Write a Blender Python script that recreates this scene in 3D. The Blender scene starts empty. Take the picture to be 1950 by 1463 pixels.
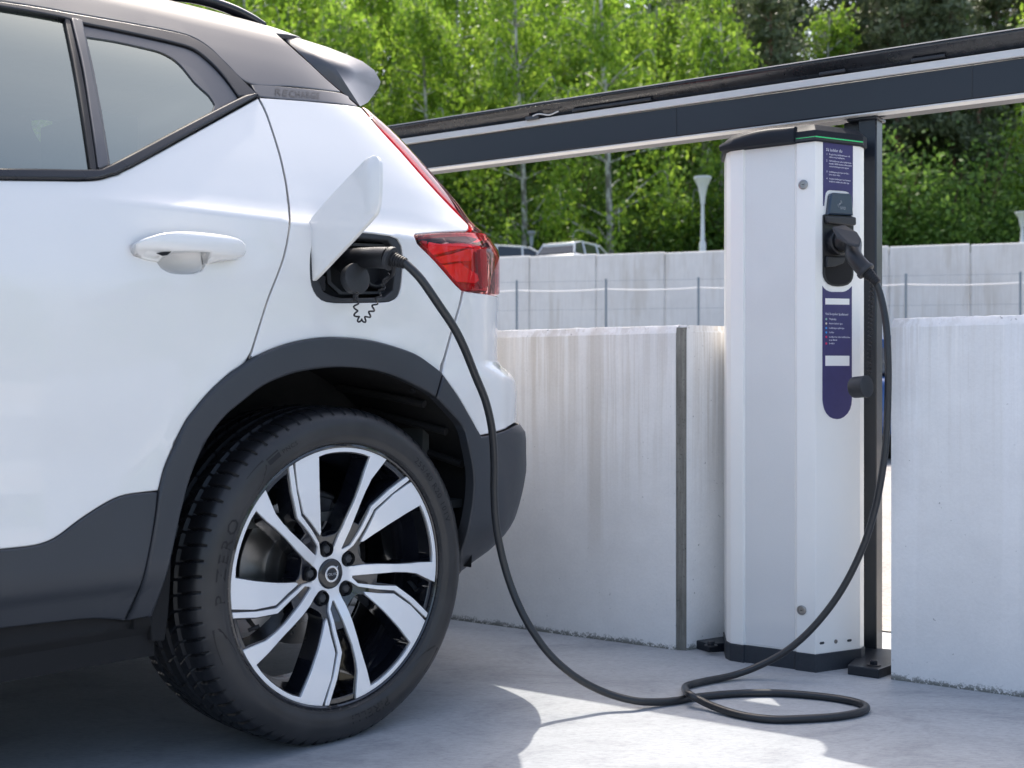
import bpy, bmesh, math, random
import numpy as np
from mathutils import Vector, Matrix, geometry
from mathutils.bvhtree import BVHTree
R = math.radians
random.seed(7)
sc = bpy.context.scene
col = sc.collection

# ------------------------------------------------------------------ camera, sky, sun
FPX, CX, CY, CAMH = 2300.0, 975.0, 731.5, 0.743      # focal length in photo pixels, centre, eye height
cam_d = bpy.data.cameras.new('camera'); cam = bpy.data.objects.new('camera', cam_d); col.objects.link(cam)
cam.location = (0, 0, CAMH); cam.rotation_euler = (R(90), 0, 0)
cam_d.sensor_width = 36; cam_d.lens = FPX/1950*36
cam_d.clip_start = 0.05; cam_d.clip_end = 2000
cam_d.dof.use_dof = True; cam_d.dof.focus_distance = 2.8; cam_d.dof.aperture_fstop = 6.3
sc.camera = cam
SUN_EL, SUN_AZ = 59.0, -4.5      # azimuth: degrees from +Y towards +X where the sun stands
w = bpy.data.worlds.new("World"); sc.world = w; w.use_nodes = True
nt = w.node_tree; bg = nt.nodes['Background']
sky = nt.nodes.new('ShaderNodeTexSky'); sky.sky_type = 'NISHITA'; sky.sun_disc = False
sky.sun_elevation = R(SUN_EL); sky.sun_rotation = R(SUN_AZ)
sky.air_density = 1.0; sky.dust_density = 4.5; sky.ozone_density = 0.6
nt.links.new(sky.outputs[0], bg.inputs[0]); bg.inputs[1].default_value = 0.145
sd = bpy.data.lights.new('sun', 'SUN'); sun = bpy.data.objects.new('sun', sd); col.objects.link(sun)
sd.energy = 2.2; sd.angle = R(0.5); sd.color = (1.0, 0.93, 0.83)
_sv = Vector((math.sin(R(SUN_AZ))*math.cos(R(SUN_EL)), math.cos(R(SUN_AZ))*math.cos(R(SUN_EL)), math.sin(R(SUN_EL))))
sun.rotation_euler = _sv.to_track_quat('Z', 'Y').to_euler()
sc.view_settings.view_transform = 'Standard'; sc.view_settings.look = 'None'
sc.view_settings.exposure = 1.2; sc.view_settings.gamma = 1.0; sc.view_settings.use_curve_mapping = False
sc.cycles.max_bounces = 8; sc.cycles.transparent_max_bounces = 12

# ------------------------------------------------------------------ projection helpers (photo pixel -> place)
def ray(x, y): return Vector(((x-CX)/FPX, 1.0, -(y-CY)/FPX))
def at(x, y, Y): d = ray(x, y); return Vector((d.x*Y, Y, CAMH+d.z*Y))
def G(x, y, h=0.0):
    Y = (CAMH-h)*FPX/(y-CY); return Vector(((x-CX)/FPX*Y, Y, h))
EYE = Vector((0, 0, CAMH))
def onplane(x, y, p0, nrm):
    d = ray(x, y); t = (p0-EYE).dot(nrm)/d.dot(nrm); return EYE+d*t

# ------------------------------------------------------------------ materials
def mat(name, base=(.5, .5, .5), rough=.5, metal=0.0, coat=0.0, coat_rough=.05, spec=.5, emit=None, estr=1.0):
    m = bpy.data.materials.new(name); m.use_nodes = True
    b = m.node_tree.nodes['Principled BSDF']
    b.inputs['Base Color'].default_value = (*base, 1); b.inputs['Roughness'].default_value = rough
    b.inputs['Metallic'].default_value = metal; b.inputs['Coat Weight'].default_value = coat
    b.inputs['Coat Roughness'].default_value = coat_rough; b.inputs['Specular IOR Level'].default_value = spec
    if emit: b.inputs['Emission Color'].default_value = (*emit, 1); b.inputs['Emission Strength'].default_value = estr
    return m
class N:
    """small node helper"""
    def __init__(s, m): s.t = m.node_tree; s.b = s.t.nodes['Principled BSDF']
    def add(s, typ, **kw):
        n = s.t.nodes.new(typ)
        for k, v in kw.items(): setattr(n, k, v)
        return n
    def link(s, a, b): s.t.links.new(a, b)
    def coord(s, scale=(1, 1, 1), kind='Object', loc=(0, 0, 0)):
        c = s.add('ShaderNodeTexCoord'); mp = s.add('ShaderNodeMapping')
        mp.inputs['Scale'].default_value = scale; mp.inputs['Location'].default_value = loc
        s.link(c.outputs[kind], mp.inputs[0]); return mp.outputs[0]
    def noise(s, vec, scale, detail=4, rough=.55, dist=0):
        n = s.add('ShaderNodeTexNoise'); n.inputs['Scale'].default_value = scale; n.inputs['Detail'].default_value = detail
        n.inputs['Roughness'].default_value = rough; n.inputs['Distortion'].default_value = dist
        s.link(vec, n.inputs['Vector']); return n.outputs['Fac']
    def ramp(s, fac, stops):
        r = s.add('ShaderNodeValToRGB'); el = r.color_ramp.elements
        while len(el) < len(stops): el.new(.5)
        for e, (p, c) in zip(el, stops):
            e.position = p; e.color = (*c, 1) if len(c) == 3 else c
        s.link(fac, r.inputs[0]); return r.outputs[0]
    def mix(s, a, b, fac, mode='MIX'):
        m = s.add('ShaderNodeMix', data_type='RGBA', blend_type=mode)
        for sock, v in ((m.inputs[0], fac), (m.inputs[6], a), (m.inputs[7], b)):
            if isinstance(v, (int, float)): sock.default_value = v
            elif isinstance(v, tuple): sock.default_value = (*v, 1)
            else: s.link(v, sock)
        return m.outputs[2]
    def math(s, op, a, b=0.0, c=None):
        m = s.add('ShaderNodeMath', operation=op)
        for i, v in enumerate((a, b) if c is None else (a, b, c)):
            if isinstance(v, (int, float)): m.inputs[i].default_value = v
            else: s.link(v, m.inputs[i])
        return m.outputs[0]
    def maprange(s, v, a, b, c=0.0, d=1.0, smooth=True):
        m = s.add('ShaderNodeMapRange'); m.interpolation_type = 'SMOOTHSTEP' if smooth else 'LINEAR'
        s.link(v, m.inputs[0])
        for i, x in enumerate((a, b, c, d)): m.inputs[i+1].default_value = x
        return m.outputs[0]
    def sep(s, vec):
        n = s.add('ShaderNodeSeparateXYZ'); s.link(vec, n.inputs[0]); return n.outputs
    def bump(s, h, strength=.2, dist=.01):
        n = s.add('ShaderNodeBump'); n.inputs['Strength'].default_value = strength; n.inputs['Distance'].default_value = dist
        s.link(h, n.inputs['Height']); s.link(n.outputs[0], s.b.inputs['Normal'])
    def base(s, c): s.link(c, s.b.inputs['Base Color'])

def speckled(name, base, rough, amp=.15, scale=300, metal=0., bump=.05, coat=0.):
    m = mat(name, base, rough, metal, coat); n = N(m); v = n.coord()
    f = n.noise(v, scale, 3); g = n.noise(v, 6, 4)
    lo = tuple(c*(1-amp) for c in base); hi = tuple(min(1, c*(1+amp)) for c in base)
    c1 = n.ramp(f, [(.3, lo), (.7, hi)]); c2 = n.ramp(g, [(.3, lo), (.7, hi)])
    n.base(n.mix(c1, c2, .5)); n.bump(f, bump, .002)
    rr = n.maprange(g, .3, .7, rough*.85, min(1, rough*1.15)); n.link(rr, n.b.inputs['Roughness'])
    return m
M = {}
def paint():
    m = mat('white_paint', (.80, .815, .835), .22, 0, 1.0, .02); n = N(m); v = n.coord()
    f = n.noise(v, 900, 2); g = n.noise(v, 5, 3)
    n.base(n.mix(n.ramp(f, [(.35, (.80, .785, .76)), (.65, (.83, .815, .79))]), n.ramp(g, [(.3, (.795, .78, .755)), (.7, (.835, .82, .795))]), .5))
    return m
M['paint'] = paint()
M['satin_black'] = speckled('satin_black_paint', (.086, .085, .092), .40, .1, 600, 0, .0, .25)
M['cladding'] = speckled('grey_plastic', (.036, .040, .048), .46, .12, 700, 0, .12)
M['gloss_black'] = speckled('gloss_black', (.010, .010, .012), .12, .1, 400, 0, 0, .6)
M['trim'] = speckled('trim_black', (.02, .02, .023), .3, .1, 400)
M['rubber'] = speckled('rubber', (.014, .014, .016), .55, .2, 250)
M['void'] = mat('underbody_black', (.008, .008, .009), .85)
M['liner'] = speckled('liner_black', (.010, .010, .011), .8, .3, 120)
M['dark_metal'] = speckled('dark_metal', (.09, .09, .095), .42, .2, 80, .8)
M['disc_metal'] = speckled('disc_metal', (.36, .35, .34), .30, .12, 60, .9)
M['chrome'] = speckled('chrome', (.85, .86, .88), .22, .03, 50, 1.0, 0)
M['wheel_black'] = speckled('wheel_black', (.008, .009, .014), .10, .1, 300, 0, 0, 1.0)
def machined():
    m = mat('machined_alloy', (.88, .89, .90), .34, .35, .35, .06); n = N(m); v = n.coord()
    s = n.sep(v); r = n.math('SQRT', n.math('ADD', n.math('MULTIPLY', s[0], s[0]), n.math('MULTIPLY', s[2], s[2])))
    wv = n.add('ShaderNodeCombineXYZ'); n.link(r, wv.inputs[0])
    f = n.noise(wv.outputs[0], 1800, 2)
    n.bump(f, .06, .0006); n.base(n.ramp(f, [(.3, (.82, .83, .85)), (.7, (.88, .89, .91))]))
    return m
M['machined'] = machined()
def tyre_m():
    m = mat('tyre_rubber', (.016, .017, .020), .5); n = N(m); v = n.coord()
    f = n.noise(v, 14, 5); g = n.noise(v, 260, 3)
    n.base(n.mix(n.ramp(f, [(.3, (.009, .010, .012)), (.72, (.024, .024, .027))]), n.ramp(g, [(.3, (.009, .010, .012)), (.7, (.020, .020, .022))]), .4))
    s = n.sep(v); rr = n.math('SQRT', n.math('ADD', n.math('MULTIPLY', s[0], s[0]), n.math('MULTIPLY', s[2], s[2]))); sw = n.maprange(rr, .343, .338)
    n.base(n.mix(n.mix(n.ramp(f, [(.3, (.008, .009, .011)), (.72, (.020, .020, .023))]), n.ramp(g, [(.3, (.008, .009, .011)), (.7, (.016, .016, .018))]), .4), n.ramp(f, [(.3, (.027, .027, .028)), (.7, (.042, .041, .042))]), sw))
    n.link(n.maprange(f, .3, .7, .28, .42), n.b.inputs['Roughness']); n.b.inputs['Specular IOR Level'].default_value = .38; n.bump(g, .10, .001)
    return m
M['tyre'] = tyre_m()
M['tyre_letter'] = speckled('tyre_lettering', (.004, .004, .006), .62, .1, 100)
def glass(name, tint, refl_rough=0.01, floor=.02, gc=(1, 1, 1), ior=1.55):
    m = bpy.data.materials.new(name); m.use_nodes = True; t = m.node_tree
    for n_ in list(t.nodes): t.nodes.remove(n_)
    out = t.nodes.new('ShaderNodeOutputMaterial'); mx = t.nodes.new('ShaderNodeMixShader')
    tr = t.nodes.new('ShaderNodeBsdfTransparent'); tr.inputs[0].default_value = (*tint, 1)
    gl = t.nodes.new('ShaderNodeBsdfGlossy'); gl.inputs['Roughness'].default_value = refl_rough; gl.inputs[0].default_value = (*gc, 1)
    fr = t.nodes.new('ShaderNodeFresnel'); fr.inputs[0].default_value = ior
    ad = t.nodes.new('ShaderNodeMath'); ad.operation = 'MULTIPLY_ADD'; ad.inputs[1].default_value = 1.6; ad.inputs[2].default_value = floor
    t.links.new(fr.outputs[0], ad.inputs[0]); t.links.new(ad.outputs[0], mx.inputs[0])
    t.links.new(tr.outputs[0], mx.inputs[1]); t.links.new(gl.outputs[0], mx.inputs[2]); t.links.new(mx.outputs[0], out.inputs[0])
    return m
M['glass'] = glass('tinted_window_glass', (.60, .66, .63), .01, .30, (.82, .85, .72))
M['lens'] = glass('red_lens', (1.0, .62, .62), .02, .02, (1, .8, .8), 1.22)
M['clear'] = glass('clear_plastic', (.85, .88, .86), .05, .03)
M['red_housing'] = speckled('red_housing', (.60, .012, .02), .3, .2, 200)
M['red_bright'] = speckled('red_reflector', (.95, .035, .05), .25, .15, 500, 0, .3, .5)
M['red_dark'] = speckled('dark_red', (.38, .006, .012), .25, .1, 300)
M['interior'] = speckled('dark_interior', (.06, .065, .065), .8, .2, 30)
M['seat'] = speckled('seat_leather', (.05, .055, .055), .6, .2, 80)

# ------------------------------------------------------------------ object helpers
def tag(o, label=None, cat=None, group=None, kind=None):
    if label: o['label'] = label
    if cat: o['category'] = cat
    if group: o['group'] = group
    if kind: o['kind'] = kind
    return o
def empty(name, loc, label, cat, rz=0.0, group=None):
    o = bpy.data.objects.new(name, None); col.objects.link(o); o.empty_display_size = .1
    o.location = loc; o.rotation_euler = (0, 0, rz); o.matrix_basis = Matrix.Translation(loc) @ Matrix.Rotation(rz, 4, 'Z')
    return tag(o, label, cat, group)
class MB:
    """collects vertices and faces; coordinates in the parent's frame"""
    def __init__(s): s.v = []; s.f = []; s.m = []
    def add(s, vs, fs, mi=0):
        k = len(s.v); s.v += [tuple(v) for v in vs]; s.f += [tuple(i+k for i in f) for f in fs]; s.m += [mi]*len(fs)
    def box(s, o, ax, ay, az, mi=0):
        """box from corner o with edge vectors"""
        o, ax, ay, az = map(Vector, (o, ax, ay, az))
        p = [o, o+ax, o+ax+ay, o+ay, o+az, o+ax+az, o+ax+ay+az, o+ay+az]
        s.add(p, [(0, 3, 2, 1), (4, 5, 6, 7), (0, 1, 5, 4), (1, 2, 6, 5), (2, 3, 7, 6), (3, 0, 4, 7)], mi)
    def cbox(s, c, sx, sy, sz, mi=0): s.box((c[0]-sx/2, c[1]-sy/2, c[2]-sz/2), (sx, 0, 0), (0, sy, 0), (0, 0, sz), mi)
    def prism(s, pts, d, mi=0):
        """planar polygon (3D pts) extruded along d, with n-gon caps"""
        n = len(pts); d = Vector(d); a = [Vector(p) for p in pts]; b = [p+d for p in a]
        s.add(a+b, [tuple(range(n))[::-1], tuple(range(n, 2*n))]+[(i, (i+1) % n, (i+1) % n+n, i+n) for i in range(n)], mi)
    def loft(s, rings, closed=True, cap=True, mi=0):
        n = len(rings[0]); k = len(rings); vs = [p for r in rings for p in r]; fs = []
        for j in range(k-1):
            for i in range(n if closed else n-1):
                i2 = (i+1) % n; fs.append((j*n+i, j*n+i2, (j+1)*n+i2, (j+1)*n+i))
        if cap: fs.append(tuple(range(n))[::-1]); fs.append(tuple(range((k-1)*n, k*n)))
        s.add(vs, fs, mi)
    def tube(s, path, r, seg=10, cap=True, mi=0):
        path = [Vector(p) for p in path]; n = len(path); rings = []; nrm = None
        for i, p in enumerate(path):
            t = (path[min(i+1, n-1)]-path[max(i-1, 0)]).normalized()
            if nrm is None: nrm = t.orthogonal().normalized()
            else:
                nrm = (nrm-t*nrm.dot(t))
                nrm = nrm.normalized() if nrm.length > 1e-6 else t.orthogonal().normalized()
            bi = t.cross(nrm); rr = r(i/(n-1)) if callable(r) else (r[i] if isinstance(r, (list, tuple)) else r)
            rings.append([p+nrm*(math.cos(2*math.pi*k/seg)*rr)+bi*(math.sin(2*math.pi*k/seg)*rr) for k in range(seg)])
        s.loft(rings, True, cap, mi)
    def lathe(s, c, axis, prof, seg=32, mi=0, x0=None, cap=False):
        """prof = [(dist along axis, radius)]"""
        c, axis = Vector(c), Vector(axis).normalized(); x = (Vector(x0) if x0 else axis.orthogonal()).normalized(); y = axis.cross(x)
        s.loft([[c+axis*d+x*(math.cos(2*math.pi*k/seg)*r)+y*(math.sin(2*math.pi*k/seg)*r) for k in range(seg)] for d, r in prof], True, cap, mi)
    def build(s, name, mats, parent=None, smooth=True, bevel=0.0, seg=2, angle=35, loc=None):
        me = bpy.data.meshes.new(name); me.from_pydata(s.v, [], s.f); me.validate(verbose=False)
        mats = mats if isinstance(mats, (list, tuple)) else [mats]
        for m_ in mats: me.materials.append(M[m_] if isinstance(m_, str) else m_)
        if len(mats) > 1 and len(me.polygons) == len(s.m): me.polygons.foreach_set('material_index', s.m)
        bm = bmesh.new(); bm.from_mesh(me); bmesh.ops.recalc_face_normals(bm, faces=bm.faces); bm.to_mesh(me); bm.free()
        o = bpy.data.objects.new(name, me); col.objects.link(o)
        if parent: o.parent = parent
        if loc: o.location = loc
        if bevel:
            b = o.modifiers.new('b', 'BEVEL'); b.width = bevel; b.segments = seg; b.limit_method = 'ANGLE'; b.angle_limit = R(30); b.harden_normals = False
        if smooth:
            me.polygons.foreach_set('use_smooth', [True]*len(me.polygons))
            me.set_sharp_from_angle(angle=R(angle))
        return o
def smooth_path(pts, n=8):
    pts = [Vector(p) for p in pts]; out = []
    for i in range(len(pts)-1):
        p0, p1, p2, p3 = pts[max(i-1, 0)], pts[i], pts[i+1], pts[min(i+2, len(pts)-1)]
        for k in range(n):
            t = k/n
            out.append(.5*((2*p1)+(p2-p0)*t+(2*p0-5*p1+4*p2-p3)*t*t+(3*p1-p0-3*p2+p3)*t**3))
    out.append(pts[-1]); return out
def text_mb(s, size, depth=0.0005, align='LEFT', res=2, spacing=1.0):
    """returns (verts, faces) of flat or thin lettering lying in the xy plane"""
    cu = bpy.data.curves.new('t', 'FONT'); cu.body = s; cu.size = size; cu.extrude = depth/2; cu.align_x = align
    cu.resolution_u = res; cu.space_character = spacing
    o = bpy.data.objects.new('t', cu); col.objects.link(o); bpy.context.view_layer.update()
    me = bpy.data.meshes.new_from_object(o.evaluated_get(bpy.context.evaluated_depsgraph_get()))
    vs = [v.co.copy() for v in me.vertices]; fs = [tuple(p.vertices) for p in me.polygons]
    bpy.data.objects.remove(o); bpy.data.curves.remove(cu); bpy.data.meshes.remove(me)
    return vs, fs

# ================================================================== SETTING
WA = R(-34.04); WT = Vector((math.cos(WA), math.sin(WA), 0)); WN = Vector((-math.sin(WA), math.cos(WA), 0))
def W(s, n, h=0.0): return WT*s+WN*n+Vector((0, 0, h))
def toW(p): p = Vector(p); return (p.dot(WT), p.dot(WN), p.z)
def pxW(x, y, n):            # pixel on the vertical plane n = const of the wall frame -> (s, h)
    p = onplane(x, y, W(0, n), WN); return p.dot(WT), p.z
N0 = 3.051                   # the front face of the low concrete walls

def concrete(name, base, seed=0, streak=.5, moss=True, rough=.8, streak_x=14, bands=()):
    m = mat(name, base, rough, spec=.3); n = N(m)
    v = n.coord(loc=(seed, seed*.3, 0)); v0 = n.coord()
    f1 = n.noise(v, 2.2, 6, .6); f2 = n.noise(v, 120, 5, .75); f3 = n.noise(v, 12, 5, .6)
    st = n.noise(n.coord((streak_x, streak_x, .45), loc=(seed, 0, 0)), 1.6, 5, .65); st2 = n.noise(n.coord((60, 60, 1.2), loc=(seed, 0, 0)), 1.3, 3, .6)
    lo = tuple(c*.78 for c in base); hi = tuple(min(1, c*1.14) for c in base)
    c = n.ramp(f1, [(.3, lo), (.7, hi)])
    c = n.mix(c, n.ramp(f3, [(.3, tuple(x*.9 for x in base)), (.7, tuple(x*1.06 for x in base))]), .5)
    z = n.sep(v0)[2]
    warm = (base[0]*.66, base[1]*.61, base[2]*.54)
    top = n.maprange(z, .25, .92, 0, 1)                      # run-off streaks start at the coping and fade downwards
    patch = n.maprange(n.noise(n.coord((1, 1, .3), loc=(seed*2, 0, 0)), 2.7, 3, .6), .38, .62, .25, 1.0)
    sf = n.math('MULTIPLY', n.math('MULTIPLY', n.maprange(st, .49, .60), patch), n.math('MULTIPLY', top, streak))
    c = n.mix(c, warm, sf)
    sf2 = n.math('MULTIPLY', n.math('MULTIPLY', n.maprange(st2, .50, .60), patch), n.math('MULTIPLY', top, streak*.8))
    c = n.mix(c, warm, sf2)
    c = n.mix(c, (base[0]*1.25, base[1]*1.22, base[2]*1.18), n.math('MULTIPLY', n.maprange(st2, .42, .30), n.math('MULTIPLY', top, .35)))
    for bx, bw, hz, amt in bands:                            # broad brown run-off stains with ragged sides
        wob = n.math('ADD', n.sep(v0)[0], n.math('MULTIPLY', n.math('SUBTRACT', st, .5), .05)); dd = n.math('ABSOLUTE', n.math('SUBTRACT', wob, bx))
        bf = n.math('MULTIPLY', n.maprange(dd, bw, bw*.35), n.math('MULTIPLY', n.maprange(n.math('ADD', z, n.math('MULTIPLY', f3, .25)), hz, hz+.25), amt))
        c = n.mix(c, (base[0]*.60, base[1]*.55, base[2]*.48), bf)
    c = n.mix(c, n.ramp(f2, [(.3, tuple(x*.84 for x in base)), (.7, tuple(min(1, x*1.10) for x in base))]), .30)
    pits = n.math('MULTIPLY', n.maprange(n.noise(v, 70, 3, .6), .69, .73), .5)
    c = n.mix(c, (.12, .12, .12), pits)
    if moss:
        mz = n.maprange(z, .034, .0); mn = n.math('ADD', n.math('MULTIPLY', n.noise(v, 150, 4, .8), .55), n.math('MULTIPLY', n.noise(v, 16, 4, .7), .45))
        mf = n.math('MULTIPLY', n.maprange(n.math('ADD', mn, n.math('MULTIPLY', mz, .20)), .60, .68), mz)
        c = n.mix(c, (.07, .075, .055), n.math('MULTIPLY', mf, .85))
        sp = n.math('MULTIPLY', n.maprange(n.noise(v, 55, 4, .7), .62, .68), n.maprange(z, .895, .905))
        c = n.mix(c, (.10, .10, .085), n.math('MULTIPLY', sp, .7))
    n.base(c); h = n.math('ADD', n.math('MULTIPLY', f2, .5), f3); n.bump(h, .28, .004)
    return m
_sl = pxW(1287, 1000, N0)[0]; _c0 = _sl-3.75; _b = [pxW(x_, 700, N0)[0]-_c0 for x_ in (1132, 948, 1050)]
M['wall_left'] = concrete('concrete_wall_left', (.84, .825, .805), 3, .85, bands=((_b[0], .034, .30, .55), (_b[1], .05, .45, .55), (_b[2], .02, .62, .35)))
M['wall_right'] = concrete('concrete_wall_right', (.83, .82, .805), 11, .7)
def stain_m():
    m = mat('concrete_stained', (.2, .19, .17), .85, spec=.2); n = N(m); v = n.coord((70, 70, 2.2)); v2 = n.coord((9, 9, 3)); v3 = n.coord()
    a = n.noise(v, 1.4, 5, .7); c_ = n.noise(v2, 1.5, 5, .7); d = n.noise(v3, 160, 3, .7)
    c = n.mix(n.ramp(a, [(.3, (.07, .066, .058)), (.55, (.20, .19, .165)), (.75, (.42, .40, .36))]), n.ramp(c_, [(.3, (.08, .075, .065)), (.7, (.38, .36, .32))]), .5)
    c = n.mix(c, (.05, .05, .045), n.math('MULTIPLY', n.maprange(d, .58, .70), .6)); n.base(c); n.bump(d, .2, .003); return m
M['stain'] = stain_m()
def ground_m():
    m = mat('concrete_deck', (0.361, 0.385, 0.409), .75, spec=.3); n = N(m)
    v = n.coord(); vs = n.coord((1, 5.5, 1), loc=(1, 2, 0)); vt = n.coord((1.2, 9, 1), loc=(4, 1, 0))
    f1 = n.noise(v, 1.3, 6, .6); f2 = n.noise(vs, 11, 7, .75, .3); f3 = n.noise(v, 230, 3, .7); f4 = n.noise(v, 4.2, 6, .65, .6); f5 = n.noise(vt, 34, 4, .7)
    c = n.mix(n.ramp(f1, [(.3, (0.330, 0.350, 0.371)), (.7, (0.393, 0.415, 0.439))]), n.ramp(f2, [(.28, (0.280, 0.298, 0.317)), (.5, (0.366, 0.385, 0.405)), (.72, (0.433, 0.456, 0.475))]), .55)
    c = n.mix(c, n.ramp(f4, [(.3, (0.298, 0.319, 0.341)), (.7, (0.411, 0.431, 0.449))]), .4)
    c = n.mix(c, n.ramp(f5, [(.3, (0.307, 0.326, 0.343)), (.7, (0.411, 0.432, 0.454))]), .25)
    c = n.mix(c, (.15, .15, .145), n.math('MULTIPLY', n.maprange(f3, .71, .78), .45))
    vor = n.add('ShaderNodeTexVoronoi'); vor.inputs['Scale'].default_value = 3.2; n.link(v, vor.inputs[0])
    c = n.mix(c, (.06, .055, .05), n.math('MULTIPLY', n.maprange(vor.outputs['Distance'], .022, .010), .8))
    gr = n.noise(n.coord((1, 3.2, 1), loc=(7, 3, 0)), 52, 5, .8, .4); pa = n.noise(n.coord((1, 1.6, 1), loc=(2, 9, 0)), 2.6, 7, .72, 1.2)
    c = n.mix(c, n.ramp(gr, [(.32, (.76, .76, .77)), (.5, (1, 1, 1)), (.70, (1.14, 1.14, 1.13))]), 1.0, 'MULTIPLY')
    c = n.mix(c, n.ramp(pa, [(.34, (.80, .80, .81)), (.5, (1, 1, 1)), (.66, (1.08, 1.08, 1.07))]), 1.0, 'MULTIPLY')
    n.base(c); n.bump(n.math('ADD', n.math('MULTIPLY', f5, .6), n.math('MULTIPLY', f3, .5)), .22, .004)
    n.link(n.maprange(f1, .3, .7, .62, .82), n.b.inputs['Roughness'])
    return m
M['deck'] = ground_m()
def gravel_m():
    m = mat('gravel_yard', (.4, .39, .37), .9); n = N(m); v = n.coord()
    f = n.noise(v, 60, 4, .8); g = n.noise(v, 2, 4)
    n.base(n.mix(n.ramp(f, [(.35, (.14, .13, .12)), (.6, (.50, .48, .45))]), n.ramp(g, [(.3, (.30, .29, .27)), (.7, (.46, .44, .42))]), .5)); n.bump(f, .6, .02)
    return m
M['gravel'] = gravel_m()

g = MB(); g.add([(-400, -400, 0), (400, -400, 0), (400, 400, 0), (-400, 400, 0)], [(0, 1, 2, 3)])
tag(g.build('ground', 'deck', smooth=False), kind='structure')
g = MB(); q = [W(-60, 3.62, .004), W(60, 3.62, .004), W(60, 40, .004), W(-60, 40, .004)]
g.add(q, [(0, 1, 2, 3)]); tag(g.build('gravel_yard', 'gravel', smooth=False), kind='structure')

def rough_rings(rows, s0, s1, ds, amp, rnd):
    """profile rows [(n, h)] swept along s with tiny edge irregularity on rows marked by amp"""
    k = max(2, int(abs(s1-s0)/ds)); rings = []
    for i in range(k+1):
        s = s0+(s1-s0)*i/k
        rings.append([(s, n+(rnd.uniform(-a, a)), h+(rnd.uniform(-a, a))) for (n, h, a) in rows])
    return rings
WH = pxW(1290, 619, N0+.02)[1]            # wall height
def low_wall(name, s0, s1, thick, mname, label, end=None):
    rnd = random.Random(int(abs(s0)*100)); c = Vector(((s0+s1)/2, 0, 0))
    root = empty(name, W((s0+s1)/2, N0), label, 'wall', WA)
    sm = (s0+s1)/2
    rows = [(0, -.02, 0), (0, .02, 0), (0, WH-.024, 0), (.003, WH-.020, .0012), (.014, WH-.004, .002), (.022, WH, .0012),
            (thick-.02, WH, 0), (thick, WH-.02, 0), (thick, -.02, 0)]
    mb = MB(); near = 2.2
    mb.loft(rough_rings(rows, s0-sm, s1-sm, .02, .002, rnd), True, True)
    mb.build('panel', mname, root, True, angle=28)
    return root, sm
s_l = pxW(1287, 1000, N0)[0]; s_r = pxW(1697, 1000, N0)[0]
wl, sm_l = low_wall('concrete_wall', s_l-7.5, s_l, .17, 'wall_left', 'low grey concrete wall left of the charging post, streaked with brown run-off stains and a dark stained end')
wr, sm_r = low_wall('concrete_wall', s_r, s_r+6, .17, 'wall_right', 'low grey concrete wall right of the charging post, with fine vertical streaks under its rough coping')
# the splayed end return of the left wall, with its dark wet stain down the corner
e0 = Vector((s_l-sm_l+.0015, .0005, 0)); e1s, _ = pxW(1307, 1000, N0+.012); e1 = Vector((e1s-sm_l, .012, 0))
dirw = Vector((math.cos(R(32)), math.sin(R(32)), 0)); dl = Vector((dirw.dot(WT), dirw.dot(WN), 0))
e2 = e1+dl*.36; e3 = Vector((e0.x, .35, 0))
mb = MB(); mb.prism([e0, e1, e1+Vector((0, .02, 0)), e0+Vector((0, .02, 0))], (0, 0, WH-.008)); mb.build('stained_corner', 'stain', wl, False)
mb = MB()
def ring(h, ins): return [e1+Vector((.001, .001+ins*.4, h)), e2+Vector((-ins, ins, h)), e3+Vector((0, 0, h)), Vector((e0.x, .012+ins, h))]
mb.loft([ring(-.02, 0), ring(WH-.02, 0), ring(WH-.001, .012)]); mb.build('end_return', 'wall_left', wl, False)

# the far retaining wall of tall concrete planks
def far_m():
    m = concrete('far_concrete', (.68, .68, .67), 20, .55, False, .85, 3); return m
M['far'] = far_m()
FA = at(500, 502, 17.6); FB = at(2500, 448, 12.9)
fv = (FB-FA); fv.z = 0; flen = fv.length; fd = fv.normalized(); fang = math.atan2(fd.y, fd.x)
FN = Vector((-fd.y, fd.x, 0))
far_root = empty('retaining_wall', (FA.x, FA.y, 0), 'tall far concrete retaining wall of upright panels with dark joints, behind the wire fence', 'wall', fang)
def far_s(x): p = onplane(x, 520, Vector((FA.x, FA.y, 0)), FN); return (p-Vector((FA.x, FA.y, 0))).dot(fd)
jx = [1008, 1135, 1266, 1403, 1545, 1693, 1848, 2010]; js = [far_s(x) for x in jx]; step = (js[-1]-js[0])/7
js = [js[0]-step*k for k in range(1, 9)][::-1]+js+[js[-1]+step*k for k in range(1, 12)]
zt0 = (FA.z, FB.z)
for i in range(len(js)-1):
    a, b = js[i]+.005, js[i+1]-.005; h = FA.z+(FB.z-FA.z)*(a/flen)
    mb = MB(); mb.box((a, 0, 0), (b-a, 0, 0), (0, .22, 0), (0, 0, h)); mb.build('panel', 'far', far_root, False, bevel=.012, seg=1)
mb = MB(); mb.box((js[0], .02, 0), (js[-1]-js[0], 0, 0), (0, .14, 0), (0, 0, FB.z-.05)); mb.build('joint_fill', 'far', far_root, False)

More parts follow.
